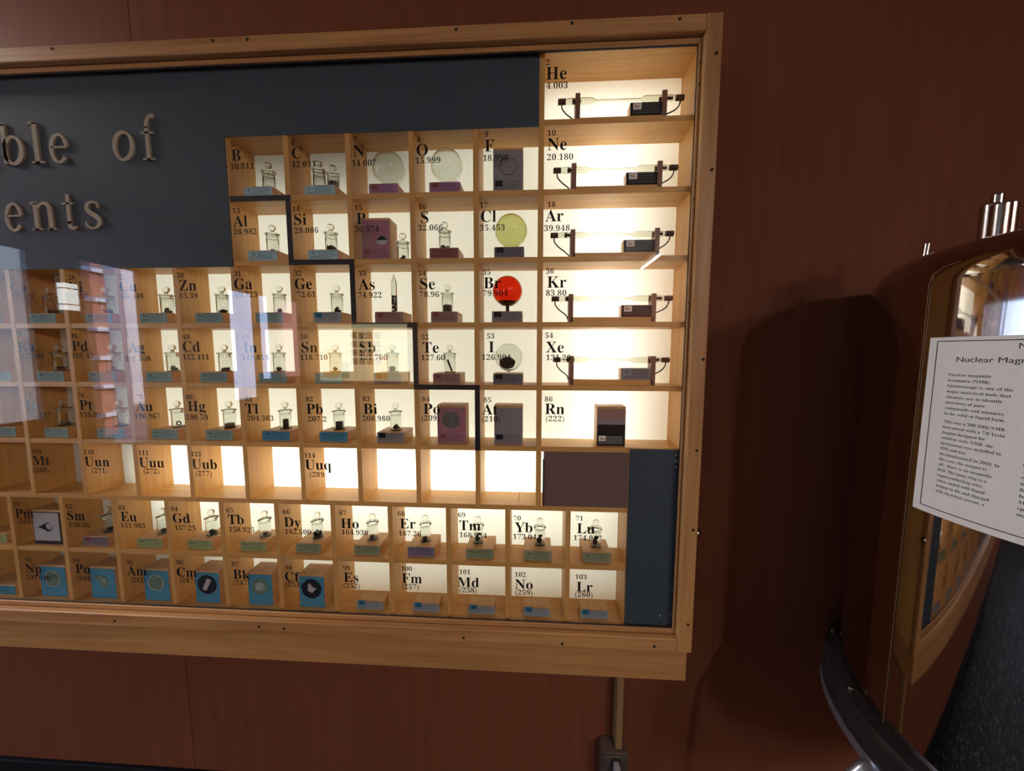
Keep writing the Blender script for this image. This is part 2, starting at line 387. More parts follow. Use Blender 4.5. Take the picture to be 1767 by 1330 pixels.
def ribbon(mb, pts, wid, place, depth, closed=False, steps=8):
    """a flat stroke of changing width through pts, given depth: letters cut from board"""
    n = len(pts); P = [Vector(p) for p in pts]; out = []
    rng = n if closed else n - 1
    def g(i): return P[i % n] if closed else P[max(0, min(n - 1, i))]
    def gw(i): return wid[i % n] if closed else wid[max(0, min(n - 1, i))]
    for i in range(rng):
        for s_ in range(steps):
            t = s_ / steps; p0, p1, p2, p3 = g(i - 1), g(i), g(i + 1), g(i + 2)
            out.append((0.5 * ((2 * p1) + (p2 - p0) * t + (2 * p0 - 5 * p1 + 4 * p2 - p3) * t * t + (3 * p1 - p0 - 3 * p2 + p3) * t ** 3), gw(i) * (1 - t) + gw(i + 1) * t))
    if not closed: out.append((P[-1], wid[-1]))
    L = len(out); A = []
    for i, (p, ww) in enumerate(out):
        q0 = out[(i - 1) % L if closed else max(0, i - 1)][0]; q1 = out[(i + 1) % L if closed else min(L - 1, i + 1)][0]
        d = (q1 - q0).normalized(); nn = Vector((-d.y, d.x))
        l, r = p + nn * ww / 2, p - nn * ww / 2
        A.append([mb.bm.verts.new(place(q.x, q.y) + Vector((0, dd, 0))) for q in (l, r) for dd in (0, depth)])
    for i in range(L if closed else L - 1):
        a, b = A[i], A[(i + 1) % L]
        mb.bm.faces.new((a[0], b[0], b[2], a[2])); mb.bm.faces.new((a[1], a[3], b[3], b[1]))
        mb.bm.faces.new((a[0], a[1], b[1], b[0])); mb.bm.faces.new((a[2], b[2], b[3], a[3]))
    if not closed:
        mb.bm.faces.new((A[0][0], A[0][2], A[0][3], A[0][1])); mb.bm.faces.new((A[-1][0], A[-1][1], A[-1][3], A[-1][2]))
#PART2
# ------------------------------------------------------------------ the room
XLW, XRW, YB, YF, ZT = -4.2, 3.4, 1.03, -4.95, 3.0
struct('floor', MB().box(XLW - 5, XRW + .12, YF - 6, YB + .12, -0.1, 0), M['floor'])
struct('ceiling', MB().box(XLW - .12, XRW + .12, YF - .12, YB + .12, ZT, ZT + .1), M['ceiling'])
SEAM1, SEAM2 = -1.12, 1.275
mb = MB()
for a_, b_ in ((XLW - .12, SEAM1 - .0012), (SEAM1 + .0012, SEAM2 - .0015), (SEAM2 + .0015, XRW + .12)):
    mb.box(a_, b_, YB, YB + .02, 0, ZT)
mb.box(XLW - .12, XRW + .12, YB + .004, YB + .12, 0, ZT)
struct('wall_back', mb, M['wall'])
struct('wall_right', MB().box(XRW, XRW + .12, YF, YB, 0, ZT), M['wall'])
struct('wall_front', MB().box(XLW - .12, XRW + .12, YF - .12, YF, 0, ZT), M['wall'])
mb = MB(); ys = sorted(WINS, key=lambda v: v[0]); y = YF
for (y0, y1, z0, z1) in ys:
    mb.box(XLW - .05, XLW, y, y0, 0, ZT)
    mb.box(XLW - .05, XLW, y0, y1, z1, ZT); mb.box(XLW - .05, XLW, y0, y1, 0, z0); y = y1
mb.box(XLW - .05, XLW, y, YB, 0, ZT)
struct('wall_left', mb, M['wall'])
for i, (y0, y1, z0, z1) in enumerate(WINS):
    e = bpy.data.objects.new('window_%d' % (i + 1), None); COL.objects.link(e); e.location = (XLW - .06, (y0 + y1) / 2, z0); e['kind'] = 'structure'
    OFF[e.name] = Vector(e.location)
    f = MB(); t = .022
    f.box(XLW - .045, XLW + .004, y0, y0 + t, z0, z1); f.box(XLW - .045, XLW + .004, y1 - t, y1, z0, z1)
    f.box(XLW - .045, XLW + .004, y0 + t, y1 - t, z1 - t, z1); f.box(XLW - .045, XLW + .004, y0 + t, y1 - t, z0, z0 + t)
    if y1 - y0 > 1: f.box(XLW - .04, XLW, (y0 + y1) / 2 - .02, (y0 + y1) / 2 + .02, z0 + t, z1 - t)
    f.build('window_frame', M['mull'], e)
    MB().box(XLW - .030, XLW - .025, y0 + t, y1 - t, z0 + t, z1 - t).build('window_pane', M['wpane'], e)
struct('baseboard_back', MB().box(XLW, XRW, YB - .014, YB - .0002, 0, .108, .003), M['base'])
struct('trim_1', MB().box(XLW + .001, XLW + .02, -2.62, -2.05, 0.0, 2.33, .003), M['curtain'])
# outdoors, seen only as reflections in the case glass
b = struct('ground', MB().box(-16, XLW - .13, -14, 6, -0.16, -0.101), M['pavement'])
bb = MB().box(-7.8, -7.5, -4.72, -4.02, -.1, 5.2).build('brick_building', M['brick'], None, (-8, -3.9, -.1))
for k in range(9): MB().box(-7.5, -7.46, -4.72, -4.02, .35 + k * .5, .42 + k * .5).build('stone_band', M['stone'], bb)
tag(bb, 'red brick building across the street mirrored in the case glass at far left', 'building')
tag(MB().box(-7.9, -7.7, -10.4, -9.15, -.1, 5.0).build('brick_building', M['brick'], None, (-8.3, -9.5, -.1)), 'red brick building mirrored in the narrow pane beside the In cell', 'building')
tag(MB().box(-7.9, -7.5, -3.98, -1.5, -.1, 5.2, .02).build('stone_facade', M['greystone'], None, (-7.7, -2.7, -.1)), 'pale stone facade across the street mirrored at the left edge of the case glass', 'building')
mb = MB().box(-6.9, -6.5, -4.30, -3.76, -.1, .15, .02).box(-6.86, -6.54, -4.26, -3.80, .15, 3.9, .015).box(-6.92, -6.48, -4.32, -3.74, 3.9, 4.15, .02)
tag(mb.build('porch_column', M['stone'], None, (-6.5, -4.02, -.1)), 'white porch column outside the window mirrored beside the Cu cell', 'column')
mb = MB().tube([(-5.6, -3.4, .0), (-5.6, -3.4, .72), (-5.62, -3.5, .82), (-5.62, -3.7, .82), (-5.6, -3.82, .72), (-5.6, -3.82, 0)], .018)
tag(mb.build('handrail', M['mull'], None, (-5.6, -3.6, 0)), 'dark bent handrail outside the window mirrored below the Pd cell', 'railing')
# wall lantern on the left wall
t = thing('wall_lantern', 'bright square wall lantern mirrored in the glass left of the Ni cell', 'lamp', (XLW, -1.27, 1.86))
MB().box(XLW + .03, XLW + .10, -1.37, -1.27, 1.86, 2.10, .004).build('shade', M['lantern'], t)
mb = MB()
for z_ in (1.855, 1.91, 2.05, 2.10): mb.box(XLW + .025, XLW + .105, -1.376, -1.264, z_, z_ + .008)
mb.box(XLW, XLW + .03, -1.35, -1.29, 1.90, 2.06)
mb.build('bracket', M['mull'], t)
# ceiling fixture
t = thing('ceiling_light', 'long bright ceiling light mirrored as a streak between Ar and Kr', 'light', (1.86, -4.3, 2.9))
MB().box(1.78, 1.94, -4.75, -3.85, 2.95, 3.0, .004).build('housing', M['white'], t)
for yy in (-4.72, -4.28): MB().lathe([(0, 0), (.012, 0), (.012, .42), (0, .42)], (1.86, yy, 2.925), 'Y', 12).build('tube', M['lamp'], t)
# a second lit cabinet on the far wall
t = thing('lit_cabinet', 'wood framed lit showcase mirrored over the Sn and Sb cells', 'cabinet', (-3.2, YF, .80))
f = MB(); X0c, X1c, Z0c, Z1c = -4.16, -2.13, .80, 2.10
f.box(X0c, X1c, YF, YF + .30, Z1c - .09, Z1c, .006); f.box(X0c, X1c, YF, YF + .30, Z0c, Z0c + .12, .006)
f.box(X0c, X0c + .12, YF, YF + .30, Z0c + .12, Z1c - .09, .006); f.box(X1c - .10, X1c, YF, YF + .30, Z0c + .12, Z1c - .09, .006)
f.build('cabinet_frame', M['frame_x'], t)
MB().box(X0c + .12, X1c - .10, YF + .01, YF + .02, Z0c + .12, Z1c - .09).build('cabinet_back', M['cream'], t)
for (u0, u1, v0, v1, mt) in ((-3.98, -3.62, 1.02, 1.55, 'orange'), (-3.60, -3.46, 1.0, 1.30, 'lit_green'), (-2.62, -2.30, 1.45, 1.75, 'lit_pale'), (-2.95, -2.72, .98, 1.40, 'orange')):
    MB().box(u0, u1, YF + .021, YF + .03, v0, v1).build('colour_panel', M[mt], t)
MB().box(X0c + .12, X1c - .10, YF + .03, YF + .26, Z0c + .12, Z0c + .15).build('plinth', M['teal_cloth'], t)
rnd = random.Random(3)
for i in range(16):
    r_, c_ = divmod(i, 4)
    xx, zz = -3.40 + c_ * .15, 1.74 - r_ * .16
    tag(MB().box(xx, xx + .115, YF + .0305, YF + .045, zz, zz + .125).build('picture_card', M['teal_cloth' if rnd.random() < .45 else 'photo_grey'], None, (xx, YF + .04, zz)),
        'small card on the back of the mirrored lit showcase', 'card', 'cards in the mirrored showcase')

# ------------------------------------------------------------------ the periodic table wall case
P = 0.15224
X0 = 0.116 * P
def ZR(i): return ZC + (3.43 - (i - 1)) * P           # shelf centres, 1 under He ... 8
def XD(k): return X0 - k * P                          # uprights of the main table
def XL_(i): return (-9.391 + i) * P                   # uprights of the two lower rows
ZCEIL, ZFLOOR = 2.1665, 0.8086
TH = 0.00625
XLEFT, XR = -2.25, 0.360
case = thing('display_case', 'wide oak framed wall case of lit cells under glass with lettered elements', 'display case', (-0.9, YB, .687))
FY = 0.845
XF0 = XLEFT - .04
# frame boards with their screws
def screw_on(parent, x, z, r=.0032, y=FY, m='hole'):
    o = MB().lathe([(0, -.0012), (r, -.0012), (r, .001), (0, .001)], (x, y, z), 'Y', 12).build('screw', M[m], parent); return o
top = MB().box(XF0, .3600, FY, .868, 2.1725, 2.2055, .0025).build('frame_rail', M['frame_x'], case)
bot = MB().box(XF0, .3600, FY, .868, .7666, .801, .0025).build('frame_rail', M['frame_x'], case)
rgt = MB().box(.3600, .3942, FY - .0005, .868, .7666, 2.2058, .0025).build('frame_stile', M['frame_z'], case)
lft = MB().box(XF0 - .034, XF0, FY, .868, .7666, 2.2055, .0025).build('frame_stile', M['frame_z'], case)
for x, y in ((89, 84), (367, 70), (427, 68), (787, 51), (987, 40), (1173, 33)):
    p_ = at(x, y, FY); screw_on(top, p_.x, min(p_.z, 2.201), m='hole' if x in (367, 427, 987) else 'screw')
for x, y in ((1236, 92), (1228, 293), (1213, 620), (1202, 777), (1196, 914), (1187, 1077)):
    p_ = at(x, y, FY); screw_on(rgt, p_.x, p_.z, y=FY - .0005, m='screw' if y in (777, 1077) else 'hole')
for x, y in ((198, 1071), (447, 1081), (490, 1084), (800, 1100), (970, 1110), (1129, 1115)):
    p_ = at(x, y, FY); screw_on(bot, p_.x, min(max(p_.z, .771), .797), m='screw' if x in (490, 1129) else 'hole')
MB().box(XF0 - .025, .3855, .850, YB, .687, .7666, .002).build('apron', M['apron'], case)
# carcass
mb = MB(); mb.box(XF0 - .02, .3855, .868, YB, ZCEIL, 2.196); mb.build('carcass_top', M['oak_x'], case)
MB().box(XF0 - .02, .3855, .868, YB, .7666, ZFLOOR).build('carcass_bottom', M['oak_x'], case)
MB().box(XR, .3855, .868, YB, ZFLOOR, ZCEIL).build('carcass_side', M['oak_z'], case)
MB().box(XF0 - .02, XF0 + .005, .868, YB, ZFLOOR, ZCEIL).build('carcass_side', M['oak_z'], case)
MB().box(XF0 + .005, XR, YB - .004, YB - .001, ZFLOOR, ZCEIL).build('carcass_back', M['white'], case)
# glass stops
MB().box(XF0, .3600, .861, .8682, 2.1608, 2.1712, .001).build('glass_stop', M['frame_x'], case)
MB().box(XF0, .3600, .861, .8682, .8025, .8141, .001).build('glass_stop', M['frame_x'], case)
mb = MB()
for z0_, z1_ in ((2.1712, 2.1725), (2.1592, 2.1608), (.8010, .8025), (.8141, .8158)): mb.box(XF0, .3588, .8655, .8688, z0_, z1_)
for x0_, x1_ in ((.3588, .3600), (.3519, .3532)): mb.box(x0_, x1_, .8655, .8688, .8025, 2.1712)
mb.build('gap_shade_strip', M['black'], case)  # black strips standing in for the shade in gaps along the glass stops
st = MB().box(.3532, .3588, .861, .8682, .8141, 2.1608, .001).build('glass_stop', M['frame_z'], case)
for x, y in ((1206, 108), (1205, 146), (1198, 345), (1188, 523)):
    p_ = at(x, y, .861); screw_on(st, .356, p_.z, .0018, .861, 'screw')
# diffuser
MB().quad([(XF0 + .005, .9702, ZFLOOR), (XR, .9702, ZFLOOR), (XR, .9702, ZCEIL), (XF0 + .005, .9702, ZCEIL)]).build('diffuser', M['sheet'], case)
# shelves and uprights
SY0, SY1 = .8812, .9695
navl = .2393
XB = XD(5)
for i in range(1, 9):
    xa = XB if i < 3 else XLEFT
    xb = navl + .012 if i >= 7 else XR
    MB().box(xa, xb, SY0, SY1, ZR(i) - TH, ZR(i) + TH, .0006, 1).build('shelf', M['oak_x'], case)
def upright(x, z0, z1):
    MB().box(x - TH, x + TH, .8800, .9697, z0, z1, .0006, 1).build('upright', M['oak_z'], case)
upright(XD(0), ZR(7), ZCEIL)
for k in range(1, 6): upright(XD(k), ZR(7), ZR(1))
for k in range(6, 15): upright(XD(k), ZR(7), ZR(3))
for i in range(-4, 11): upright(XL_(i), ZFLOOR, ZR(7))
upright(navl + TH - .002, ZFLOOR, ZR(6))
# black staircase between metals and non-metals
def strip(x0, x1, z0, z1): MB().box(x0, x1, .8788, .8801, z0, z1).build('black_dividing_strip', M['black'], case)
strip(XD(5) + TH, XD(4) - TH, ZR(2) - TH, ZR(2) + TH)
for k, i in ((4, 2), (3, 3), (2, 4), (1, 5)):
    strip(XD(k) - TH, XD(k) + TH, ZR(i + 1) - TH, ZR(i) + TH)
    if k > 1: strip(XD(k) + TH, XD(k - 1) - TH, ZR(i + 1) - TH, ZR(i + 1) + TH)
# painted panels
zt0, zt1 = at(600, 229, .8785).z, at(330, 461, .8785).z
mb = MB(); xn = at(391.5, 300, .8785).x; xm = X0 - TH + .0005
mb.box(XLEFT - .02, xn, .8778, .8806, zt1, ZCEIL); mb.box(xn, xm, .8778, .8806, zt0, ZCEIL)
title = mb.build('title_panel', M['navy'], case)
MB().box(navl, .3588, .8760, .8800, ZFLOOR, 1.2653, .0006, 1).build('corner_panel', M['navy'], case)
mb = MB(); q = at(937, 830, .884)
mb.box(q.x + .001, navl, .8815, .8845, ZR(7) + TH, ZR(6) - TH); mb.build('cover_panel', M['brown_card'], case)
MB().box(q.x - .001, q.x + .0025, .8790, .8835, ZR(7) + TH + .002, ZR(7) + TH + .12).build('bent_card_edge', M['black'], case)
rnd = random.Random(11)
for x, y in ((1167, 785), (1167, 806), (1166, 796), (1159, 1018), (1158, 1056), (1157, 1062), (1157, 1070), (1139, 1062)):
    p_ = at(x, y, .8755); MB().lump((min(p_.x, .3560), .8758, p_.z), .0016, 1, .3, (.8, .3, rnd.uniform(1, 2)), x).build('paint_chip', M['paper'], case)
# lock on the outer side of the frame
p_ = at(1206, 920, .856)
lk = MB().lathe([(0, 0), (.011, 0), (.011, .004), (.0085, .008), (.004, .0105), (0, .011)], (.3942, .858, p_.z), 'X', 20).build('lock', M['chrome'], case)
# glass with the element lettering on its inner face
pane = MB().box(XF0 + .002, .3592, .8690, .8722, .8030, 2.1705).build('glass_pane', M['pane'], case)
LY = 0.8730
def on_glass(u, v): return Vector((u, LY, v))
LAB = '''He 2 4.003 942 112.6 942.5 137.4 942.5 153.3
Ne 10 20.180 944.8 234.4 944.8 259.2 944 276.4
Ar 18 39.948 944.8 357.4 940.8 382.2 938.8 398.8
F 9 18.998 836.3 236 836.6 261.5 833.3 278
Cl 17 35.453 828 358.4 830 383 828 398
O 8 15.999 719.8 245 719 268.8 717.2 282
S 16 32.066 722.2 360.7 726.5 384.9 721.5 398
B 5 10.811 398.3 254 399.9 277.7 397.8 292.2
C 6 12.011 503 251.7 504 273.8 504 288.6
N 7 14.007 609.7 245.8 610 270.5 607.4 286.6
Al 13 26.982 401.6 368 402.9 391 403.4 404.5
Si 14 28.086 504.8 365 508 388 508.6 402.4
P 15 30.974 612.2 363 615.5 386.7 612.2 400.4
Br 35 79.904 832.9 474 834.7 497.6 833.4 510.8
Kr 36 83.80 942 472 944.2 496.3 942 510.3
I 53 126.904 840 584 843.4 607.6 831.6 620.8
Xe 54 131.29 940.8 583 942 608 942.4 621.3
At 85 (210) 834.7 694 832 715 832 727
Rn 86 (222) 940 692.6 940.3 714.2 942 726.5
Ga 31 69.723 404 476.4 404.7 499 405 512.6
Ge 32 72.61 508 475.7 509 499 512.4 512.6
As 33 74.922 618.6 476 618.9 499.8 618 513.8
Se 34 78.96 721.2 475.7 725 499 724.3 512.6
In 49 114.818 418 586 420.7 608 417.7 620.8
Sn 50 118.710 518.3 585 520.8 608 518.3 620.8
Sb 51 121.760 620.6 585 621.2 608 620.6 620.8
Te 52 127.60 726.8 585.7 729.4 608.6 726.8 621.3
Pb 82 207.2 528 692.5 529.2 714 531.8 727
Bi 83 208.980 625.7 691.8 627.6 714 625.7 726
Po 84 (209) 728.6 692.5 731 714 727.8 725.5
Uuq 114 (289) 525.3 789.4 526.8 809.7 535 822.5
Ir 77 192.217 44 684.7 45.6 707 45.6 719.5
Pt 78 195.08 133.9 686.5 138.3 707 138.3 719.5
Au 79 196.967 235 688.6 235 709 232.5 721.5
Hg 80 200.59 320.8 688.6 324.6 709 321.4 723.9
Tl 81 204.383 423.8 692.4 423.8 713.6 426.7 725.3
Mt 109 (268) 54.4 782 57.4 802.7 58 814.5
Uun 110 (271) 145 783.3 147 804 159 815.5
Uuu 111 (272) 239 785 240.7 805.7 248 816.5
Uub 112 (277) 329.6 787 331.7 808.6 337.8 820.5
Co 27 58.933 17.8 483 19 504.6 22.6 515.8
Ni 28 58.693 118 482.5 119 504 114 515.5
Cu 29 63.546 206 482 207 503 210 515
Zn 30 65.39 305.4 479 309.7 501.5 310 514.8
Rh 45 102.906 28.5 579.5 32 606 33.3 618.7
Pd 46 106.42 122 583 125 605.6 125 617.5
Ag 47 107.868 217.5 584 222 608 216 623
Cd 48 112.411 315 585 316 606.8 315.7 620.3
Pm 61 (145) 23.6 873 27.2 893 30.7 902.5
Sm 62 150.36 114 877.5 116.8 897 119.5 909
Eu 63 151.965 204.6 879.4 209 899 208.6 910
Gd 64 157.25 295.3 881.3 298.8 901.7 302 914
Tb 65 158.925 391 884 394 903.8 395.3 917
Np 93 237.048 43.5 969 44.8 988 46 1000
Pu 94 (244) 126.3 969.6 131 988.6 133 1000.3
Am 95 (243) 218.7 973 220 992 225 1003.9
Cm 96 (247) 304.3 973.7 305.6 994.3 310.5 1004.5
Bk 97 (247) 400 976.6 403 998.4 403.4 1008.5
Dy 66 162.500 488.3 887 490.6 908.6 492 920.8
Ho 67 164.930 585.6 888 588.6 910.9 589.7 922
Er 68 167.26 686.8 889.8 690.2 911.3 688 923.8
Tm 69 168.934 790.5 892 792.8 914.3 792.8 926.7
Cf 98 (251) 492.8 983.3 492.4 1002.3 493.3 1011.5
Es 99 (252) 592 983.3 593.6 1003.4 593 1013.8
Fm 100 (257) 692.5 984.2 693.6 1005.3 693.8 1015.5
Yb 70 173.04 886 897.6 888.2 917.8 885.3 929.5
Lu 71 174.967 993.5 898 995.5 919.8 989.7 931.8
Md 101 (258) 792.8 990 789.7 1011.9 793.3 1021.5
No 102 (259) 888.2 994.5 888.7 1015.7 889.2 1025.5
Lr 103 (260) 992.7 998.6 994.8 1020 992.2 1029'''
for ln in LAB.split('\n'):
    sym, num, wt, *q = ln.split(); q = [float(v) for v in q]
    mb = MB()
    a_ = at(q[0], q[1], LY); put_text(mb, num, a_.x, a_.z, .0117, on_glass, space=1.04)
    a_ = at(q[2], q[3], LY); put_text(mb, sym, a_.x, a_.z, .0258, on_glass, space=1.02)
    a_ = at(q[4], q[5], LY); put_text(mb, wt, a_.x, a_.z, .0128, on_glass, space=1.07)
    mb.build('element_lettering', M['letter'], pane)
# letters of the title, cut from board, on the navy panel
TY = .8728
def on_panel(u, v): return Vector((u, TY, v))
def glyph(ch, px, py, xh, sx):
    """ch with the left end at px, baseline py; xh = x-height in metres, sx = width factor"""
    o = at(px, py, TY); mb = MB(); D = .0048
    def pl(u, v): return on_panel(o.x + u * xh * sx, o.z + v * xh)
    def bar(x0, y0, x1, y1, x2=None, x3=None):
        x2 = x1 if x2 is None else x2; x3 = x0 if x3 is None else x3
        mb.prism([pl(x0, y0), pl(x1, y0), pl(x2, y1), pl(x3, y1)], (0, D, 0))
    def ring(cx_, cy_, rx, ry, t0, t1, n=28, a0=0, a1=360, ph=35):
        pts, wd_ = [], []
        full = abs(a1 - a0 - 360) < 1e-6
        for i in range(n if full else n + 1):
            a = math.radians(a0 + (a1 - a0) * i / n)
            k = abs(math.cos(a - math.radians(180 - ph / 2)))
            ww = t0 + (t1 - t0) * k
            pts.append((cx_ + (rx - ww / 2) * math.cos(a), cy_ + (ry - ww / 2) * math.sin(a))); wd_.append(ww)
        ribbon(mb, pts, wd_, pl, D, closed=full, steps=2)
    if ch == 'b':
        bar(.14, 0.02, .33, 1.42, .30, .13); bar(-.02, 1.36, .30, 1.45, .30, .04)
        ring(.56, .49, .46, .53, .09, .20)
    elif ch == 'l':
        bar(.17, 0, .36, 1.42, .33, .14); bar(-.02, 1.36, .33, 1.45, .33, .03); bar(0, 0, .54, .06)
    elif ch == 'e':
        ring(.45, .49, .45, .53, .08, .19, a0=8, a1=318, ph=20); bar(.10, .50, .84, .57)
    elif ch == 'o': ring(.48, .49, .48, .53, .09, .19, ph=40)
    elif ch == 'f':
        bar(.17, 0, .36, 1.15, .34, .17); bar(0, 0, .56, .06); bar(-.02, .90, .56, .98)
        ribbon(mb, [(.255, 1.1), (.27, 1.28), (.36, 1.44), (.50, 1.51), (.62, 1.47)], [.175, .17, .15, .13, .16], pl, D)
    elif ch == 'n':
        bar(.13, 0, .30, .98); bar(-.02, .93, .30, 1.02, .28, .06); bar(.0, 0, .43, .06)
        ribbon(mb, [(.28, .74), (.42, .92), (.60, .97), (.75, .86), (.79, .6), (.80, 0)], [.06, .09, .14, .17, .18, .18], pl, D); bar(.62, 0, 1.0, .06)
    elif ch == 't':
        bar(.20, .2, .37, 1.26, .37, .22); bar(0, .90, .52, .97)
        ribbon(mb, [(.285, .3), (.30, .13), (.40, .05), (.52, .06), (.60, .13)], [.17, .17, .13, .09, .05], pl, D)
    elif ch == 's':
        ribbon(mb, [(.57, .74), (.54, .90), (.36, .975), (.17, .90), (.12, .74), (.22, .60), (.42, .48), (.57, .34), (.56, .16), (.38, .03), (.17, .05), (.06, .14), (.05, .27)],
               [.07, .09, .08, .12, .15, .17, .18, .17, .14, .08, .08, .09, .05], pl, D)
    elif ch == 'a':
        ring(.40, .30, .36, .33, .09, .17, ph=30); bar(.62, 0, .80, .74); bar(.62, 0, 1.0, .06)
        ribbon(mb, [(.14, .80), (.30, .95), (.52, .96), (.69, .82), (.71, .6)], [.1, .08, .1, .15, .18], pl, D)
    elif ch == 'm':
        bar(.13, 0, .30, .98); bar(.0, 0, .43, .06)
        for s_ in (0, .6): ribbon(mb, [(.28 + s_, .74), (.42 + s_, .92), (.58 + s_, .97), (.72 + s_, .86), (.76 + s_, .6), (.77 + s_, 0)], [.06, .09, .14, .17, .18, .18], pl, D); bar(.60 + s_, 0, .97 + s_, .06)
    mb.build('title_letter', M['title'], title)
XH = .0665
for ch, px, py, sx in (('a', -50, 287, .95), ('b', 2, 284, .95), ('l', 54.5, 281.5, .98), ('e', 87, 280.5, .84), ('o', 195.5, 276.5, .89), ('f', 247, 276, .84),
                       ('m', -80, 402, .95), ('e', 10.5, 398, .82), ('n', 55.5, 397, 1.0), ('t', 110, 396, .90), ('s', 147.5, 395, 1.0)):
    glyph(ch, px, py, XH, sx)

# ------------------------------------------------------------------ what stands in the cells
def floor_z(row): return ZFLOOR if row == 9 else ZR(row) + TH
YBF, YBB = .893, .962
def depth_at(px, py, z):
    d = RC @ Vector(((px - 883.5) / FPX, (py - 665) / FPX, 1)); return (ZC - z) / (d.y / d.z)
tops = {}
def block(sym, row, x0, x1, yt, yb, card, tall=False, label=None, txt=True, depth=None, h=None, yf=None, cell=None):
    z = floor_z(row)
    yf = yf or YBF
    xa, xb = at(x0, (yt + yb) / 2, yf).x, at(x1, (yt + yb) / 2, yf).x
    h = h or (.1 if tall else .0275)
    yb_ = min(.9665, yf + (depth or (.045 if tall else .069)))
    cname = {'sky': 'blue', 'deep': 'deep blue', 'ash': 'dark grey', 'olive': 'dull green', 'silver': 'pale grey', 'paleblue': 'grey', 'violet': 'violet'}.get(card, card)
    where = cell or ('in the %s cell' % sym)
    t = thing('picture_block' if tall else 'label_block',
              label or (('tall wooden block with %s front card ' % cname if tall else 'low oak block with %s printed label ' % cname) + where), 'block', ((xa + xb) / 2, yf, z),
              'tall picture blocks' if tall else 'low label blocks')
    MB().box(xa, xb, yf, yb_, z, z + h, .0012).build('wood_block', M['oak_y'], t)
    ins = .0 if not tall else .001
    c = MB().box(xa + ins, xb - ins, yf - .0012, yf + .0004, z + .0015, z + h - (.0015 if not tall else .006)).build('label_card', CARD[card], t)
    if txt:
        wdt = xb - xa; mb = MB(); zz0 = z + .004; hh = .0235 if not tall else .024
        fy = yf - .00135
        bx = wdt * .24; sx0 = xa + wdt * .08
        put_text(mb, sym if len(sym) < 3 else '', sx0 + bx * .2, zz0 + hh * .52, hh * .26, lambda u, v: Vector((u, fy, v)), res=1)
        rr = random.Random(sym)
        for k in range(7):
            zz = zz0 + hh * (.88 - k * .125); a_ = sx0 + (bx * 1.12 if k < 5 else 0); e_ = xa + wdt * rr.uniform(.84, .95)
            while a_ < e_:
                b_ = min(e_, a_ + rr.uniform(.002, .006)); mb.quad([(a_, fy, zz), (b_, fy, zz), (b_, fy, zz + .0007), (a_, fy, zz + .0007)]); a_ = b_ + .0011
        mb.build('print', M['paper'] if card == 'black' else M['ink'], c)
        if card in ('slate', 'grey', 'ash', 'rose', 'pink', 'purple', 'red', 'black', 'paleblue', 'silver', 'deep', 'mauve'):
            sq = MB().box(sx0 - .001, sx0 + bx, yf - .00128, yf - .0008, zz0 + hh * .38, zz0 + hh * .95)
            sq.build('symbol_square', M['paper'] if card == 'black' else CARD['deep'] if card in ('paleblue', 'silver') else CARD['black'] if card in ('slate', 'ash', 'grey') else CARD['red'], c)
            if card == 'black':
                mb = MB(); put_text(mb, sym, sx0 + bx * .2, zz0 + hh * .52, hh * .24, lambda u, v: Vector((u, yf - .0015, v)), res=1); mb.build('symbol', M['ink'], c)
    tops[sym] = ((xa + xb) / 2, z + h, xa, xb)
    return t, c, (xa, xb, z, h, yf)

# one stoppered weighing jar; the rest are copies
_jar = None
def jar(sym, px, Y=.925, on=None, label=None, z=None, row=None, k=1.0):
    global _jar
    xm, zt, xa, xb = tops.get(sym, (0, 0, 0, 0))
    z = zt if z is None else z
    x = at(px, {1: 190, 2: 310, 3: 415, 4: 520, 5: 625, 6: 725, 8: 910}.get(row, 900), Y).x
    lab = label or 'clear glass jar with knob stopper on the block in the %s cell' % sym
    if _jar is None:
        t = thing('stoppered_jar', lab, 'jar', (x, Y, z), 'stoppered sample jars')
        r, h, w_ = .0140, .046, .0011
        body = MB().lathe([(0, 0), (r - .001, 0), (r, .001), (r, h - .001), (r + .0006, h), (r - w_, h), (r - w_, .0028), (r - w_ - .001, .0020), (0, .0020)], (0, 0, 0), n=36)
        body.bm.verts.ensure_lookup_table()
        OFF['_tmp'] = Vector((0, 0, 0))
        bo = body.build('jar_body', M['jar'], None); bo.parent = t
        rp = r - w_ - .0003
        lid = MB().lathe([(0, h - .007), (rp - .0008, h - .007), (rp, h - .006), (rp, h + .0004), (r + .0028, h + .0006), (r + .0032, h + .0020), (r + .0024, h + .0036), (r - .004, h + .0056), (.004, h + .0070),
                          (.0030, h + .0090), (.0048, h + .0105), (.0082, h + .0150), (.0088, h + .0185), (.0074, h + .0225), (.0035, h + .0255), (0, h + .0262)], (0, 0, 0), n=36).build('stopper', M['jar'], None)
        lid.parent = t
        _jar = t
        tops[sym + '_jar'] = (x, Y, z); return t
    t = dup(_jar, (x, Y, z), lab)
    tops[sym + '_jar'] = (x, Y, z)
    return t
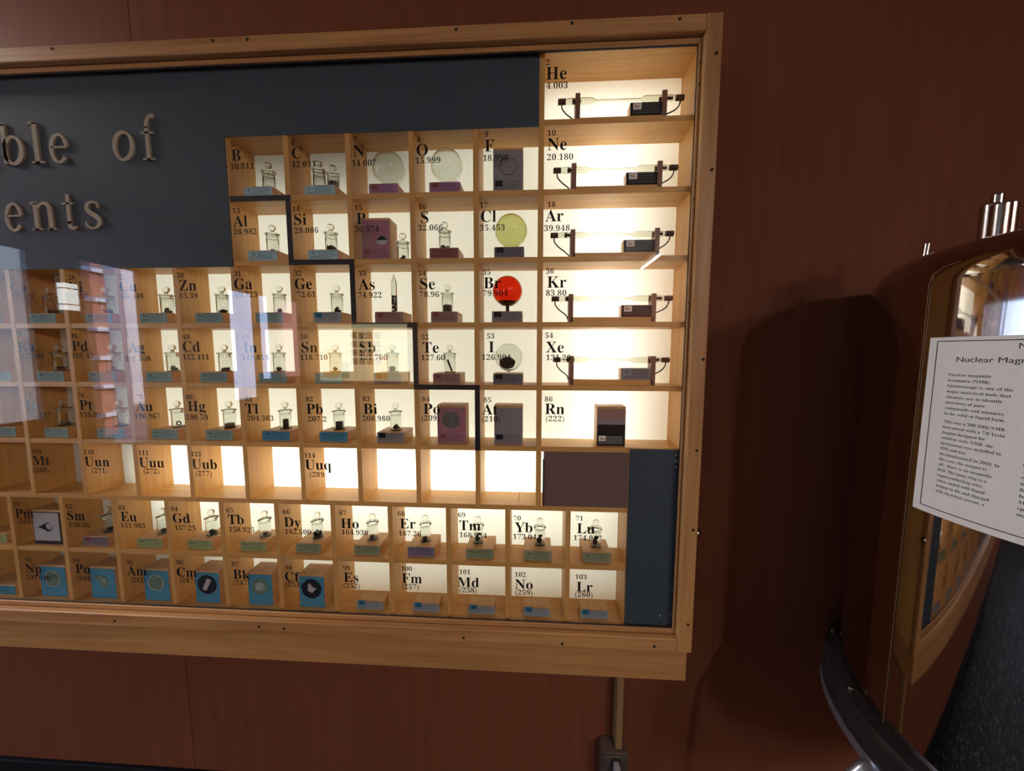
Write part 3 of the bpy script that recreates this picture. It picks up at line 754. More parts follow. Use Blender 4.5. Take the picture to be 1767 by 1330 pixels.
def sample(sym, kind, mat='dark_metal', amount=1.0, label=None, loc=None, nm=None):
    x, Y, z = loc or tops[sym + '_jar']; z0 = z + .0024
    sd = sum(map(ord, sym)); rnd = random.Random(sd); mb = MB(); stuff = False; name = 'metal_sample'
    cn = {'dark_metal': 'dark', 'grey_metal': 'grey', 'brown_metal': 'brown', 'silver': 'silvery'}[mat]
    if kind == 'pile':
        name = 'sample_chips'; stuff = True; n = int(90 * amount)
        for i in range(n):
            a = rnd.uniform(0, 2 * PI); rr = .0102 * math.sqrt(rnd.random()); lay = rnd.random() ** 1.4
            s_ = rnd.uniform(.0018, .0032)
            mb.lump((x + rr * math.cos(a), Y + rr * math.sin(a), z0 + s_ * .8 + lay * .013 * amount), s_, 1, .3, (1, rnd.uniform(.6, 1), rnd.uniform(.5, 1)), sd + i)
        lab = 'heap of %s chips at the bottom of the jar in the %s cell' % (cn, sym)
    elif kind == 'lump':
        mb.lump((x - .001, Y, z0 + .0058 * amount), .0062 * amount, 3, .2, (1.05, 1, .9), sd); lab = 'single %s lump inside the jar in the %s cell' % (cn, sym)
    elif kind == 'lumps':
        mb.lump((x - .002, Y, z0 + .0052), .0056, 3, .2, (1.1, 1, .9), sd); mb.lump((x + .005, Y + .002, z0 + .004), .0042, 3, .25, (1, 1, .9), sd + 1)
        mb.lump((x + .003, Y - .004, z0 + .0105), .004, 3, .25, (1, 1, .9), sd + 2)
        stuff = True; name = 'sample_chips'; lab = 'few %s lumps inside the jar in the %s cell' % (cn, sym)
    elif kind == 'fill':
        mb.lathe([(0, 0), (.0112, 0), (.0114, .016 * amount), (.007, .0185 * amount), (0, .0172 * amount)], (x, Y, z0), n=28); name = 'powder_fill'; lab = '%s filling in the lower half of the jar in the %s cell' % (cn, sym); stuff = True
    elif kind == 'rod':
        mb.lathe([(0, 0), (.0062, 0), (.0068, .001), (.0068, .024 * amount), (.006, .0255 * amount), (0, .0255 * amount)], (x, Y, z0), n=24); lab = 'upright %s metal rod inside the jar in the %s cell' % (cn, sym)
    elif kind == 'cube':
        mb.box(x - .0078, x + .0078, Y - .0065, Y + .0065, z0, z0 + .0195, .0012); lab = 'upright %s metal cube inside the jar in the %s cell' % (cn, sym)
    elif kind == 'slab':
        mb.prism([(x - .008, Y - .003, z0 + .030), (x - .0045, Y - .003, z0 + .033), (x + .0065, Y - .003, z0 + .003), (x + .003, Y - .003, z0 + .0005)], (0, .006, 0)); lab = 'leaning %s slab inside the jar in the %s cell' % (cn, sym)
    elif kind == 'ring':
        mb.lathe([(.0058 + .0016 * math.cos(a), .0016 * math.sin(a)) for a in [2 * PI * i / 10 for i in range(10)]], (x, Y + .001, z0 + .0078), 'Y', 28, closed=True); lab = 'small %s ring standing in the jar in the %s cell' % (cn, sym)
    elif kind == 'flake':
        for i in range(7):
            a = i * .9; mb.lump((x + .006 * math.cos(a), Y + .005 * math.sin(a), z0 + .004 + .003 * math.sin(i * 2.3)), .0046, 2, .4, (1.5, .5, .5), sd + i)
        lab = '%s jagged crystal cluster inside the jar in the %s cell' % (cn, sym)
    elif kind == 'tall':
        mb.lump((x - .0015, Y, z0 + .010), .0075, 3, .16, (.85, .7, 1.25), sd); mb.lump((x + .0015, Y, z0 + .0225), .0048, 3, .2, (1, .8, .9), sd + 1); lab = '%s two-part upright chunk inside the jar in the %s cell' % (cn, sym)
    o = mb.build(nm or name, M[mat], None, (x, Y, z0))
    for f in o.data.polygons: f.use_smooth = kind in ('fill', 'rod', 'ring')
    tag(o, label or lab, 'sample', 'samples in the jars', 'stuff' if stuff else None)
    return o
def disc(parent, cx_, cz_, r, y, mat, name='picture', rim=None):
    o = MB().lathe([(0, 0), (r, 0), (r, .0006), (0, .0006)], (cx_, y - .0006, cz_), 'Y', 40).build(name, M[mat], parent)
    if rim: MB().lathe([(r - .0016, -.0008), (r + .0012, -.0008), (r + .0012, .0006), (r - .0016, .0006)], (cx_, y - .0006, cz_), 'Y', 40, closed=True).build('picture_rim', M[rim], parent)
    return o

SM = [  # sym row x0 x1 yt yb card jar_px sample
 ('B', 2, 422, 470, 321, 339, 'blue', 464, None), ('C', 2, 526, 578, 318, 336, 'blue', 551, None),
 ('Al', 3, 429, 478, 431, 448, 'blue', 470.5, ('lump', 'grey_metal', .9)), ('Si', 3, 532, 583, 431, 447, 'blue', 571.5, ('pile', 'dark_metal', 1)),
 ('S', 3, 741.6, 791, 429, 447, 'red', 767.5, ('pile', 'brown_metal', .55)),
 ('Fe', 4, -42, 2, 540, 558, 'teal', None, None), ('Co', 4, 52, 97, 541, 558, 'teal', 88, ('pile', 'dark_metal', .6)), ('Ni', 4, 148, 194, 541, 558, 'teal', 184, ('pile', 'grey_metal', .6)),
 ('Cu', 4, 242, 288, 540, 558, 'teal', 288, ('lumps', 'brown_metal', 1)), ('Zn', 4, 338, 384, 540, 557, 'teal', 384, ('flake', 'dark_metal', 1)),
 ('Ga', 4, 442, 490, 540, 557, 'teal', 482.5, ('lump', 'grey_metal', .9)), ('Ge', 4, 541, 589, 539.3, 557, 'paleblue', 581.5, ('lumps', 'dark_metal', 1)),
 ('Se', 4, 744, 789, 538.8, 556.6, 'rose', 772, ('fill', 'dark_metal', 1)),
 ('Ru', 5, -26, 19, 641, 659, 'teal', None, None), ('Rh', 5, 65, 110.5, 641, 659, 'teal', 104, ('pile', 'grey_metal', .5)), ('Pd', 5, 154, 200, 641, 659, 'teal', 196, ('lump', 'silver', .8)),
 ('Ag', 5, 252, 297, 642, 660, 'teal', 299, ('lumps', 'silver', 1)), ('Cd', 5, 346, 392, 642, 660, 'teal', 388.5, ('flake', 'dark_metal', 1)),
 ('In', 5, 447, 495, 642, 659, 'teal', 482, ('lump', 'grey_metal', 1)), ('Sn', 5, 544, 591, 643, 660, 'teal', 579, ('lump', 'dark_metal', 1)),
 ('Sb', 5, 645, 692, 644, 661, 'rose', 677.5, ('lump', 'grey_metal', 1.25)), ('Te', 5, 747.5, 794, 645, 661.5, 'rose', 776.5, ('slab', 'dark_metal', 1)),
 ('Os', 6, -18, 28, 738, 754, 'teal', None, None), ('Ir', 6, 78, 118, 738.6, 754.8, 'teal', 112, ('pile', 'silver', .4)), ('Pt', 6, 169, 215, 738.6, 757.7, 'teal', 208, ('lump', 'silver', .8)),
 ('Au', 6, 263, 307.5, 741, 759, 'teal', 307.5, ('ring', 'grey_metal', 1)), ('Hg', 6, 355.5, 401.7, 743, 760, 'teal', 396.5, ('fill', 'grey_metal', .62)),
 ('Tl', 6, 453, 500, 744.5, 761.5, 'sky', 493, ('rod', 'dark_metal', .95)), ('Pb', 6, 552, 599.5, 746, 764, 'sky', 585.5, ('cube', 'dark_metal', 1)), ('Bi', 6, 651, 698, 747, 765, 'grey', 683, ('lumps', 'brown_metal', 1)),
 ('Nd', 8, -30, 12, 921, 937, 'green', None, None), ('Sm', 8, 144, 187.5, 926, 942.7, 'mauve', 190.5, ('lump', 'dark_metal', .9)), ('Eu', 8, 237, 280, 928, 944.6, 'green', 283, ('lump', 'dark_metal', .9)),
 ('Gd', 8, 324.6, 366.7, 932, 949.5, 'green', 366, ('lumps', 'dark_metal', 1)), ('Tb', 8, 416, 459.7, 935, 952.7, 'green', 457.5, ('lump', 'dark_metal', .75)),
 ('Dy', 8, 511.6, 554, 938.5, 956.6, 'olive', 548, ('pile', 'dark_metal', 1.15)), ('Ho', 8, 611.7, 656.5, 941.4, 958.8, 'olive', 643, ('lump', 'brown_metal', .95)),
 ('Er', 8, 703.8, 749.8, 943, 961, 'violet', 734, ('lump', 'dark_metal', .95)), ('Tm', 8, 804.5, 851.6, 946, 964, 'olive', 825, ('tall', 'brown_metal', 1)),
 ('Yb', 8, 904, 951.8, 950.5, 968.4, 'olive', 931.5, ('tall', 'brown_metal', 1)), ('Lu', 8, 1005.5, 1054, 954, 972, 'olive', 1028.5, ('tall', 'brown_metal', 1)),
]
PART = {'Fe': 'cut by the left frame edge, upper row', 'Ru': 'cut by the left frame edge, beside Rh', 'Os': 'cut by the left frame edge, beside Ir', 'Nd': 'cut by the left frame edge, beside Pm'}
for sym, row, x0, x1, yt, yb, card, jp, sp in SM:
    block(sym, row, x0, x1, yt, yb, card, cell=PART.get(sym))
    if jp:
        Yj = .925
        jar(sym, jp, Yj, row=row)
        if sp: sample(sym, *sp)
# second jar of the C cell, filled with graphite
jar('C2', 575, .946, label='filled glass jar standing at the right end of the block in the C cell', z=tops['C'][1], row=2)
sample('C2', 'fill', 'grey_metal', 1.6, 'grey powder filling in the right-hand jar in the C cell')
sample('C', 'lump', 'silver', .6, 'tiny pale crystal in the left jar in the C cell')
sample('B', 'pile', 'brown_metal', .4)
# sealed ampoule on the As block
block('As', 4, 647.4, 695.3, 539.8, 556.6, 'rose')
xm, zt, xa, xb = tops['As']
ax = at(680.5, 520, .925).x
t = thing('sealed_ampoule', 'tall sealed glass ampoule on the block in the As cell', 'ampoule', (ax, .925, zt))
MB().lathe([(0, 0), (.006, 0), (.0072, .0012), (.0072, .074), (.0058, .080), (.0018, .093), (.0008, .099), (0, .0995), (0, .0975), (.0010, .092), (.0048, .0795), (.0062, .073), (.0062, .002), (0, .0015)], (ax, .925, zt), n=24).build('tube', M['jar'], t)
mb = MB(); rnd = random.Random(5)
for i in range(34):
    zz = zt + .004 + i * .00118; a = rnd.uniform(0, 6.3); mb.lump((ax + .0026 * math.cos(a), .925 + .0026 * math.sin(a), zz), rnd.uniform(.0022, .0034), 1, .35, (1, 1, .8), i)
tag(mb.build('sample_chips', M['dark_metal'], None, (ax, .925, zt)), 'column of dark chips inside the ampoule in the As cell', 'sample', 'samples in the jars', 'stuff')
# gas bulbs
def bulb(sym, row, x0, x1, yt, yb, card, px, py, rpx, gasm, label, stem=True):
    block(sym, row, x0, x1, yt, yb, card)
    xm, zt, xa, xb = tops[sym]
    Yb_ = .921; c = at(px, py, Yb_); r = at(px + rpx, py, Yb_).x - c.x
    cz_ = max(c.z, zt + r * (1.0 if not stem else .95)) if not stem else c.z
    t = thing('gas_bulb', label, 'glass bulb', (c.x, Yb_, zt), 'round gas bulbs')
    def prof(rr):
        pr = []
        for i in range(25):
            a = -PI / 2 + PI * i / 24
            pr.append((max(0, rr * math.cos(a)), rr * math.sin(a)))
        return pr
    if stem:
        pr = [(.0001, zt - cz_ + .0005), (.0055, zt - cz_ + .0005), (.0045, zt - cz_ + .004), (.0045, -r * .96)] + [q_ for q_ in prof(r) if q_[1] > -r * .97]
        ri = r * .972; pr += prof(ri)[::-1][:-3] + [(.0032, -ri * .96), (.0032, zt - cz_ + .002), (.0001, zt - cz_ + .002)]
        MB().lathe(pr, (c.x, Yb_, cz_), n=48, closed=True).build('glass_shell', M['jar'], t)
    else:
        MB().lathe([(.0012, -r)] + prof(r)[1:] + prof(r * .972)[::-1][:-1] + [(.0012, -r * .972)], (c.x, Yb_, cz_), n=48, closed=True).build('glass_shell', M['jar'], t)
    if gasm: MB().lathe(prof(r * .968), (c.x, Yb_, cz_), n=48).build('gas_fill', M[gasm], t)
    return t, c.x, Yb_, cz_, r, zt
bulb('N', 2, 637, 686, 316, 334, 'purple', 671.6, 291.7, 27, None, 'clear round glass bulb on the purple block in the N cell', False)
bulb('O', 2, 741, 794, 314, 331, 'purple', 771.4, 287, 27, None, 'clear round glass bulb on the purple block in the O cell', False)
bulb('Cl', 3, 853, 904, 428, 446, 'slate', 882, 399, 28, 'gas_yellow', 'pale yellow round glass bulb in the Cl cell', False)
t, x, Y, z, r, zt = bulb('Br', 4, 849, 901, 538.4, 557, 'grey', 875.8, 502.5, 26, 'gas_red', 'bright red round glass bulb in the Br cell')
pr = [(.0001, zt - z + .001), (.0042, zt - z + .001), (.0036, -r * .95)] + [(r * .955 * math.cos(a), r * .955 * math.sin(a)) for a in [math.radians(-80 + i * 6) for i in range(7)]] + [(0, r * .955 * math.sin(math.radians(-44)))]
MB().lathe(pr, (x, Y, z), n=40).build('dark_liquid', M['photo_dark'], t)
t, x, Y, z, r, zt = bulb('I', 5, 851, 902, 646, 664, 'slate', 878, 616, 24, None, 'clear round glass bulb holding a black mass in the I cell')
MB().lump((x - .0045, Y, z - r * .42), r * .50, 3, .07, (1.25, .8, .86), 4).build('black_crystals', M['dark_metal'], t)

# tall picture blocks
t, c, (xa, xb, z, h, yf) = block('F', 2, 851, 902.5, 257, 331, 'ash', True)
MB().lathe([(.0185, -.0004), (.0195, -.0004), (.0195, .0006), (.0185, .0006)], ((xa + xb) / 2, yf - .0014, z + .058), 'Y', 40, closed=True).build('bulb_outline', M['ink'], c)
t, c, (xa, xb, z, h, yf) = block('P', 3, 624, 673, 383, 448, 'pink', True, depth=.05)
mb = MB(); cx_, cz_ = xa + (xb - xa) * .72, z + .047
mb.prism([(cx_ - .015, yf - .0013, cz_), (cx_ - .009, yf - .0013, cz_ - .010), (cx_ + .009, yf - .0013, cz_ - .010), (cx_ + .015, yf - .0013, cz_)], (0, -.0003, 0)); mb.build('bowl_picture', CARD['white'], c)
mb = MB(); mb.prism([(cx_ - .014, yf - .0013, cz_ + .0004), (cx_ + .014, yf - .0013, cz_ + .0004), (cx_ + .008, yf - .0013, cz_ + .006), (cx_, yf - .0013, cz_ + .011), (cx_ - .008, yf - .0013, cz_ + .006)], (0, -.0003, 0)); mb.build('heap_picture', M['ink'], c)
mb = MB(); mb.box(xa + .004, xa + .024, yf - .0016, yf - .0012, z + .034, z + .066); mb.build('jar_picture', CARD['rose'], c)
zp = floor_z(3)
jar('P2', 695, .918, label='glass jar with dark bits standing right of the tall pink block in the P cell', z=zp, row=3); sample('P2', 'lumps', 'dark_metal', 1, 'few dark lumps inside the jar in the P cell')
t, c, (xa, xb, z, h, yf) = block('Po', 6, 754.6, 804, 699.6, 766.7, 'pink', True)
disc(c, xa + (xb - xa) * .47, z + .0625, .0225, yf - .0012, 'photo_grey', 'coin_picture', 'silver')
block('At', 6, 852.8, 901.7, 699.6, 767, 'ash', True)
t, c, (xa, xb, z, h, yf) = block('Rn', 6, 1030, 1079.5, 702, 768.5, 'black', True)
MB().box(xa + .001, xb - .001, yf - .0015, yf - .0010, z + .068, z + h - .006).build('cloud_picture', CARD['rose'], c)
MB().box(xa + .001, xb - .001, yf - .0015, yf - .0010, z + .055, z + .068).build('sea_picture', CARD['ash'], c)
t, c, (xa, xb, z, h, yf) = block('Pm', 8, 58, 107, 877, 940, 'brown' if 'brown' in CARD else 'mauve', True, txt=False, label='tall dark block with white flask picture in the Pm cell')
cc = MB().box(xa + .004, xb - .006, yf - .0022, yf - .0012, z + .012, z + h - .008).build('picture_card', CARD['white'], t)
xc_ = (xa + xb) / 2
mb = MB(); mb.lathe([(0, 0), (.013, 0), (.013, .0004), (0, .0004)], (xc_ + .004, yf - .0026, z + .052), 'Y', 28)
mb.prism([(xc_ - .026, yf - .0023, z + .051), (xc_ - .006, yf - .0023, z + .044), (xc_ - .004, yf - .0023, z + .062)], (0, -.0004, 0)); mb.build('flask_picture', M['photo_dark'], cc)
MB().lathe([(0, 0), (.009, 0), (.009, .0004), (0, .0004)], (xc_ + .008, yf - .0029, z + .054), 'Y', 24).build('flask_highlight', CARD['white'], cc)
block('U', 9, -30, 27, 1013, 1030, 'sky', cell='cut by the left frame edge, beside Np')
for sym, x0, x1, yt, yb, mat in (('Np', 71, 115.5, 980, 1030, 'photo_green'), ('Pu', 158, 201, 984, 1035, 'photo_green'), ('Am', 250, 293, 984, 1040, 'photo_green'), ('Cm', 338, 380, 988, 1045, 'photo_dark'),
                                 ('Bk', 429, 471, 990, 1048, 'photo_green'), ('Cf', 517, 560.5, 994, 1053, 'photo_dark')):
    lab = {'Np': 'tall blue picture block with green dish photo in the Np cell', 'Pu': 'tall blue picture block with green shard photo in the Pu cell', 'Am': 'tall blue picture block with oval photo in the Am cell',
           'Cm': 'tall blue picture block with white bar on black disc in the Cm cell', 'Bk': 'tall blue picture block with pale green blur in the Bk cell', 'Cf': 'tall blue picture block with dark disc and pale tool in the Cf cell'}[sym]
    t, c, (xa, xb, z, h, yf) = block(sym, 9, x0, x1, yt, yb, 'sky', True, txt=False, label=lab, h=.094, depth=.05)
    xc_, zc_ = (xa + xb) / 2, z + .054
    if sym == 'Pu':
        mb = MB().prism([(xc_ - .024, yf - .0013, zc_ + .010), (xc_ + .002, yf - .0013, zc_ - .022), (xc_ + .012, yf - .0013, zc_ - .020), (xc_ + .016, yf - .0013, zc_ + .006), (xc_ - .002, yf - .0013, zc_ + .016)], (0, -.0004, 0)); mb.build('shard_picture', M['photo_green'], c)
        MB().prism([(xc_ - .004, yf - .0018, zc_ + .002), (xc_ + .008, yf - .0018, zc_ - .010), (xc_ + .010, yf - .0018, zc_ + .006)], (0, -.0003, 0)).build('shard_highlight', M['photo_light'], c)
    else:
        d_ = disc(c, xc_, zc_, .0225 if sym in ('Np', 'Am', 'Bk') else .0275, yf - .0012, mat, 'round_picture', 'photo_light' if sym in ('Np', 'Am') else None)
        if sym == 'Bk': MB().lump((xc_, yf - .0018, zc_), .0105, 3, .15, (1.1, .04, 1.2), 3).build('pale_blur', M['photo_light'], c)
        if sym == 'Cm':
            MB().prism([(xc_ - .014, yf - .002, zc_ - .013), (xc_ - .003, yf - .002, zc_ - .017), (xc_ + .014, yf - .002, zc_ + .014), (xc_ + .001, yf - .002, zc_ + .018)], (0, -.0004, 0)).build('bar_picture', CARD['white'], c)
        if sym == 'Cf':
            MB().prism([(xc_ - .010, yf - .002, zc_ - .006), (xc_ + .002, yf - .002, zc_ - .012), (xc_ + .014, yf - .002, zc_ + .002), (xc_ + .004, yf - .002, zc_ + .004), (xc_ - .004, yf - .002, zc_ + .016), (xc_ - .009, yf - .002, zc_ + .012)], (0, -.0004, 0)).build('tool_picture', CARD['white'], c)
for sym, x0, x1, yt, yb in (('Es', 616, 661.5, 1035.8, 1051.6), ('Fm', 713.5, 757.7, 1042, 1058.4), ('Md', 808.6, 853.4, 1044.9, 1060.7), ('No', 903.5, 948.8, 1051.5, 1069.4), ('Lr', 1001, 1049.8, 1056.6, 1074.5)):
    block(sym, 9, x0, x1, yt, yb, 'paleblue', h=.024, depth=.036, label='low wood block with grey label and blue square in the %s cell' % sym)

# discharge tubes on wooden stands with a black label block each
for sym, row, xl, yl, xr, yr, pl_, pr_, kl in (('He', 1, 963, 175.7, 1180, 168.9, 997.1, 1147, 1087), ('Ne', 2, 955, 294.9, 1169, 288.6, 990.5, 1139, 1080), ('Ar', 3, 949.9, 407, 1162, 402.2, 988.7, 1134.5, 1075.5),
                                               ('Kr', 4, 951.7, 516, 1160, 514, 985.3, 1128.6, 1071.7), ('Xe', 5, 954.7, 621.4, 1154.5, 620, 986.2, 1127.5, 1071)):
    YT = .914; z0 = floor_z(row)
    a_, b_ = at(xl, yl, YT), at(xr, yr, YT); zt_ = (a_.z + b_.z) / 2; L = b_.x - a_.x; xa = a_.x
    pa, pb_ = at(pl_, yl, YT - .012).x, at(pr_, yr, YT - .012).x
    st = thing('tube_stand', 'small wooden stand with two posts under the gas tube in the %s cell' % sym, 'stand', ((pa + pb_) / 2, YT, z0), 'gas tube stands')
    MB().box(pa, pb_, YT - .014, YT + .014, z0, z0 + .013, .0008).build('base', M['oak_x'], st)
    for q_ in (pa, pb_):
        mb = MB(); mb.box(q_ - .0055, q_ + .0055, YT - .014, YT + .014, z0, zt_ - .0078, .0006)
        mb.box(q_ - .0055, q_ + .0055, YT - .014, YT - .0082, zt_ - .0078, zt_ + .0095); mb.box(q_ - .0055, q_ + .0055, YT + .0082, YT + .014, zt_ - .0078, zt_ + .0095)
        mb.build('post', M['post'], st)
    t = thing('gas_discharge_tube', 'long glass discharge tube with capped ends in the %s cell' % sym, 'gas tube', (xa + L / 2, YT, zt_), 'noble gas tubes')
    r, rc = .0072, .0026
    def T(u): return xa + u * L
    pr = [(r * .62, T(.055)), (r * .9, T(.075)), (r, T(.10)), (r, T(.265)), (r * .85, T(.285)), (rc, T(.305)), (rc, T(.665)), (r * .85, T(.685)), (r, T(.705)), (r, T(.88)), (r * .9, T(.91)), (r * .62, T(.945))]
    pin = [(max(q_ - .0009, .0012), h_) for q_, h_ in reversed(pr)]
    MB().lathe(pr + pin, (0, YT, zt_), 'X', 28, closed=True).build('glass_tube', M['tube'], t)
    for u0, u1 in ((0, .062), (.938, 1)):
        MB().lathe([(0, T(u0)), (.0060, T(u0)), (.0064, T(u0) + .001), (.0064, T(u1)), (0, T(u1))], (0, YT, zt_), 'X', 24).build('end_cap', M['cap'], t)
    for u in (.135, .865):
        s_ = 1 if u < .5 else -1
        MB().lathe([(.0028, T(u) - .006), (.0058, T(u) - .005), (.0058, T(u) + .0), (.0034, T(u) + .001), (.0034, T(u) + .014 * 1), (.001, T(u) + .015)], (0, YT, zt_), 'X', 18).build('electrode', M['electrode'], t)
    wl = [(T(.03), YT + .001, zt_ - .006), (T(.035), YT, zt_ - .016), (T(.07), YT, zt_ - .028), (T(.12), YT, zt_ - .039), (pa - .0058, YT, max(z0 + .004, zt_ - .050))]
    MB().tube(wl, .0016, smooth=True).build('lead_wire', M['wire'], t)
    wr = [(T(.975), YT + .001, zt_ - .006), (T(.965), YT, zt_ - .016), (T(.935), YT, zt_ - .026), (pb_ + .0058, YT, zt_ - .036)]
    MB().tube(wr, .0016, smooth=True).build('lead_wire', M['wire'], t)
    # label block standing on the base, against the right post
    kx = at(kl, (yl + yr) / 2 + 25, YT - .013).x; ze = z0 + .0131
    t = thing('label_block', 'black printed label block on the tube stand in the %s cell' % sym, 'block', ((kx + pb_) / 2, YT - .0135, ze), 'black label blocks')
    MB().box(kx, pb_ - .0058, YT - .0135, YT + .012, ze, ze + .0285, .001).build('wood_block', M['oak_y'], t)
    c = MB().box(kx + .0005, pb_ - .006, YT - .0147, YT - .0133, ze + .0008, ze + .0277).build('label_card', CARD['black'] if sym != 'Xe' else CARD['ash'], t)
    fy = YT - .0149; wdt = pb_ - kx
    MB().box(kx + wdt * .08, kx + wdt * .33, fy, fy + .0003, ze + .0125, ze + .0262).build('symbol_square', M['paper'] if sym != 'Xe' else CARD['paleblue'], c)
    mb = MB(); put_text(mb, sym, kx + wdt * .12, ze + .0165, .0062, lambda u, v: Vector((u, fy - .0002, v)), res=1); mb.build('symbol', M['ink'], c)
    mb = MB(); rr = random.Random(sym)
    for k in range(6):
        zz = ze + .0235 - k * .0038; q_ = kx + wdt * (.37 if k < 4 else .08); e_ = kx + wdt * rr.uniform(.82, .90)
        while q_ < e_:
            w2 = min(e_, q_ + rr.uniform(.003, .008)); mb.quad([(q_, fy, zz), (w2, fy, zz), (w2, fy, zz + .001), (q_, fy, zz + .001)]); q_ = w2 + .0013
    mb.build('print', CARD['ash'] if sym != 'Xe' else M['ink'], c)
# thin wire left in the last empty cell
zf = floor_z(7); a_ = at(895, 853, .90)
tag(MB().tube([(a_.x, .897, zf + .0008), (a_.x + .001, .905, zf + .012), (a_.x + .0035, .915, zf + .028), (a_.x + .0055, .925, zf + .040)], .0005, 6).build('bent_wire', M['wire'], None, (a_.x, .897, zf)), 'thin bent wire standing in the empty cell left of the brown panel', 'wire')

# ------------------------------------------------------------------ outlet, raceway, plug
bx0, bx1, bzt = .2165, .289, .322
t = thing('outlet_box', 'small surface mounted outlet box on the wall under the case', 'outlet', (.2528, YB, .196))
MB().box(bx0, bx1, .978, YB - .0005, .196, bzt, .003).build('box', M['boxm'], t)
pl = MB(); pl.box(bx0 + .001, bx1 - .001,   .972, .978, .197, bzt - .001, .0022); pl.build('cover_plate', M['plate'], t)
for zz in (.300, .256):
    MB().lathe([(0, 0), (.0145, 0), (.0145, .002), (0, .002)], ((bx0 + bx1) / 2, .9705, zz), 'Y', 24).build('socket', M['black'], t)
t = thing('wire_raceway', 'narrow tan raceway running from the case down to the outlet', 'raceway', (.2645, YB, bzt))
MB().box(.2555, .2745, .990, YB - .0005, bzt, .687, .002).build('cover', M['raceway'], t)
t = thing('power_plug', 'pale plug pushed into the upper socket of the outlet box', 'plug', (.2528, .955, .289))
MB().box(.2443, .2613, .942, .9705, .281, .309, .004).build('plug_body', M['plug'], t)
MB().tube([(.2528, .950, .283), (.2538, .944, .268), (.256, .942, .245), (.259, .942, .215), (.262, .945, .185), (.268, .955, .15), (.27, .97, .04), (.27, .98, .0046)], .0042, smooth=True).build('cord', M['plug'], t)

# ------------------------------------------------------------------ magnet vessel with its sign
CXm, CYm, RM = 1.026, .640, .355
ZTOP = ZC + .186
SH = .07
mag = thing('magnet_vessel', 'polished steel magnet vessel on legs cut by the right edge of the photo', 'magnet', (CXm, CYm, 0))
pr = [(RM, .79)]
pr += [(RM, ZTOP - SH)] + [(RM - SH + SH * math.cos(a), ZTOP - SH + SH * math.sin(a)) for a in [math.radians(9 * i) for i in range(1, 11)]] + [(.0, ZTOP)]
MB().lathe(pr, (CXm, CYm, 0), n=160).build('vessel_shell', M['steel'], mag)
ring = MB().lathe([(RM - .06, .800), (RM + .006, .800), (RM + .022, .792), (RM + .029, .776), (RM + .029, .737), (RM - .06, .737)], (CXm, CYm, 0), n=160, closed=True).build('base_ring', M['dark_steel'], mag)
MB().lathe([(RM - .06, .737), (RM + .030, .737), (RM + .030, .717), (RM - .06, .717)], (CXm, CYm, 0), n=160, closed=True).build('lower_band', M['alu'], mag)
for i in range(12):
    th = math.radians(165 + i * 30); bxm, bym = CXm + (RM + .013) * math.cos(th), CYm + (RM + .013) * math.sin(th)
    MB().lathe([(0, .790), (.006, .790), (.006, .801), (.004, .803), (0, .803)], (bxm, bym, 0), n=6).build('bolt', M['chrome'], mag)
for i, th in enumerate((178, 290, 30)):
    a = math.radians(th); c_, s_ = math.cos(a), math.sin(a)
    def pt(r_, z_): return (CXm + r_ * c_, CYm + r_ * s_, z_)
    lg = MB().tube([pt(.350, .7265), pt(.385, .7215), pt(.402, .708), pt(.418, .68), pt(.432, .60), pt(.445, .4), pt(.46, .02)], .0105, 12, smooth=True).build('leg', M['alu'], mag)
    MB().lathe([(0, 0), (.045, 0), (.045, .012), (.02, .022), (0, .022)], pt(.46, 0), n=20).build('foot', M['alu'], lg)
# weld seam running up the shell and over the shoulder
def shell(th, s_, lift=.001):
    """point on the shell outline: th angle, s_ height (above the shoulder start it goes over the shoulder)"""
    a = math.radians(th); zz, rr = s_, RM
    if s_ > ZTOP - SH:
        q_ = (s_ - (ZTOP - SH)) / SH; rr = RM - SH + SH * math.cos(q_); zz = ZTOP - SH + SH * math.sin(q_)
    return Vector((CXm + (rr + lift) * math.cos(a), CYm + (rr + lift) * math.sin(a), zz))
pts = [shell(176.0, zz) for zz in (.80, .9, 1.0, 1.1, 1.2, 1.3, 1.4, 1.5, 1.58, 1.615)] + [shell(176.4, 1.630), shell(178.5, 1.640), shell(182, 1.646)]
MB().tube(pts, .0009, 6).build('weld_seam', M['brass'], mag)
# ports on the lid
for x_, y_, z_, Yp, r_ in ((1722, 334, 0, .76, .0085), (1711, 352, 0, .735, .014), (1728, 351, 0, .715, .013), (1742, 349, 0, .735, .012)):
    a_ = at(x_, y_, Yp)
    MB().lathe([(0, ZTOP - .003), (r_, ZTOP - .003), (r_, a_.z - .003), (r_ * .75, a_.z), (r_ * .4, a_.z - .001), (0, a_.z - .001)], (a_.x, a_.y, 0), n=20).build('fill_port', M['chrome'], mag)
a_ = at(1600, 421, .78)
MB().tube([(a_.x - .004, a_.y, ZTOP - .02), (a_.x, a_.y, a_.z)], .005, 12).build('port_stub', M['chrome'], mag)
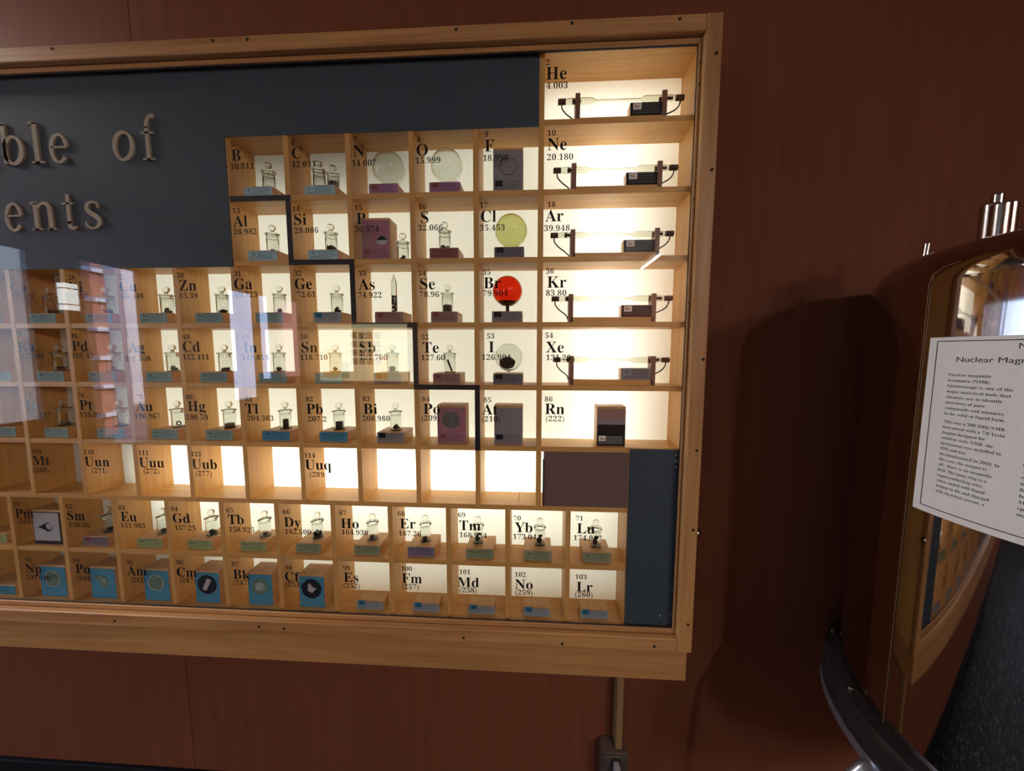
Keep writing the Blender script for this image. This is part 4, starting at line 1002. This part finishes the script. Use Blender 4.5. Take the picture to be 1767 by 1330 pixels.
# sign bent round the shell
S0 = math.radians(178.0); ST, SB = ZC + .025, ZC - .269; SW = .432
def on_sheet(u, v, lift=.0022):
    a = S0 + u / (RM + lift); return Vector((CXm + (RM + lift) * math.cos(a), CYm + (RM + lift) * math.sin(a), ST - v))
sgn = thing('paper_sign', 'white printed sign about nuclear magnetic resonance on the steel vessel', 'sign', tuple(on_sheet(SW / 2, ST - SB)))
def bent_rect(mb, u0, u1, v0, v1, l0, l1, n):
    A = []
    for i in range(n + 1):
        u = u0 + (u1 - u0) * i / n
        A.append([mb.bm.verts.new(on_sheet(u, v, l)) for v in (v0, v1) for l in (l0, l1)])
    for a, b in zip(A, A[1:]):
        mb.bm.faces.new((a[1], b[1], b[3], a[3])); mb.bm.faces.new((a[0], a[2], b[2], b[0])); mb.bm.faces.new((a[0], b[0], b[1], a[1])); mb.bm.faces.new((a[2], a[3], b[3], b[2]))
    mb.bm.faces.new((A[0][0], A[0][1], A[0][3], A[0][2])); mb.bm.faces.new((A[-1][0], A[-1][2], A[-1][3], A[-1][1]))
mb = MB(); bent_rect(mb, 0, SW, 0, ST - SB, .0013, .0020, 48); mb.build('paper_sheet', M['paper'], sgn)
mb = MB(); HB = ST - SB
for u0, u1, v0, v1 in ((.0115, SW - .0115, .0058, .0071), (.0115, SW - .0115, HB - .0113, HB - .0100), (.0115, .0127, .0058, HB - .0100), (SW - .0127, SW - .0115, .0058, HB - .0100)):
    bent_rect(mb, u0, u1, v0, v1, .0020, .0022, 40 if u1 - u0 > .1 else 1)
mb.build('border', M['ink'], sgn)
def sheet_text(mb, t_, u, vb, cap, **k): put_text(mb, t_, u, -vb, cap, lambda a, b: on_sheet(a, -b), **k)
mb = MB(); sheet_text(mb, 'NMR', .105, .0190, .0080, serif=False); sheet_text(mb, 'Nuclear Magn', .0405, .0392, .0078, serif=False, fit=.0735); sheet_text(mb, 'etic Resonance', .1148, .0392, .0078, serif=False, fit=.085)
mb.build('heading', M['ink'], sgn)
BODY = ['Nuclear magnetic|41', 'resonance (NMR)|40', 'Spectroscopy is one of the|59', 'major analytical tools that|58', 'chemists use to identify|52', 'structures of pure|38', 'compounds and mixtures|54.5', 'in the solid or liquid form.|56', '',
        'This was a 300 MHz NMR|55.5', 'instrument with a 7.0 Tesla|57', 'magnet designed for|42', 'solution state NMR, the|49', 'instrument was installed in|56', '1995 and was|26', 'decommissioned in 2018. In|56', 'this case, the magnet is|46', 'off - there is no magnetic|51', 'field. The inner ring is a|47',
        'superconducting wire,|45', 'when cooled with liquid|47', 'helium to 4K and charged|51', 'with electrical current, a|48']
mb = MB(); v = .0620
for i, ln in enumerate(BODY):
    if ln:
        s_, wmm = ln.split('|')
        sheet_text(mb, s_, .0322 + (.0015 if i == 9 else 0), v, .0046, res=3, thin=-.006, fit=float(wmm) * .00123); v += .00893
    else: v += .0045
mb.build('body_text', M['ink'], sgn)
mb = MB(); v = .1561
for s_ in ('was', 'in', 'c', '(7', 'A', 'des', 'inst', 'fun', 'bee', 'MHz', 'spec', 'mag'):
    sheet_text(mb, s_, .1220, v, .0046, res=3, thin=-.006); v += .00893
mb.build('body_text', M['ink'], sgn)
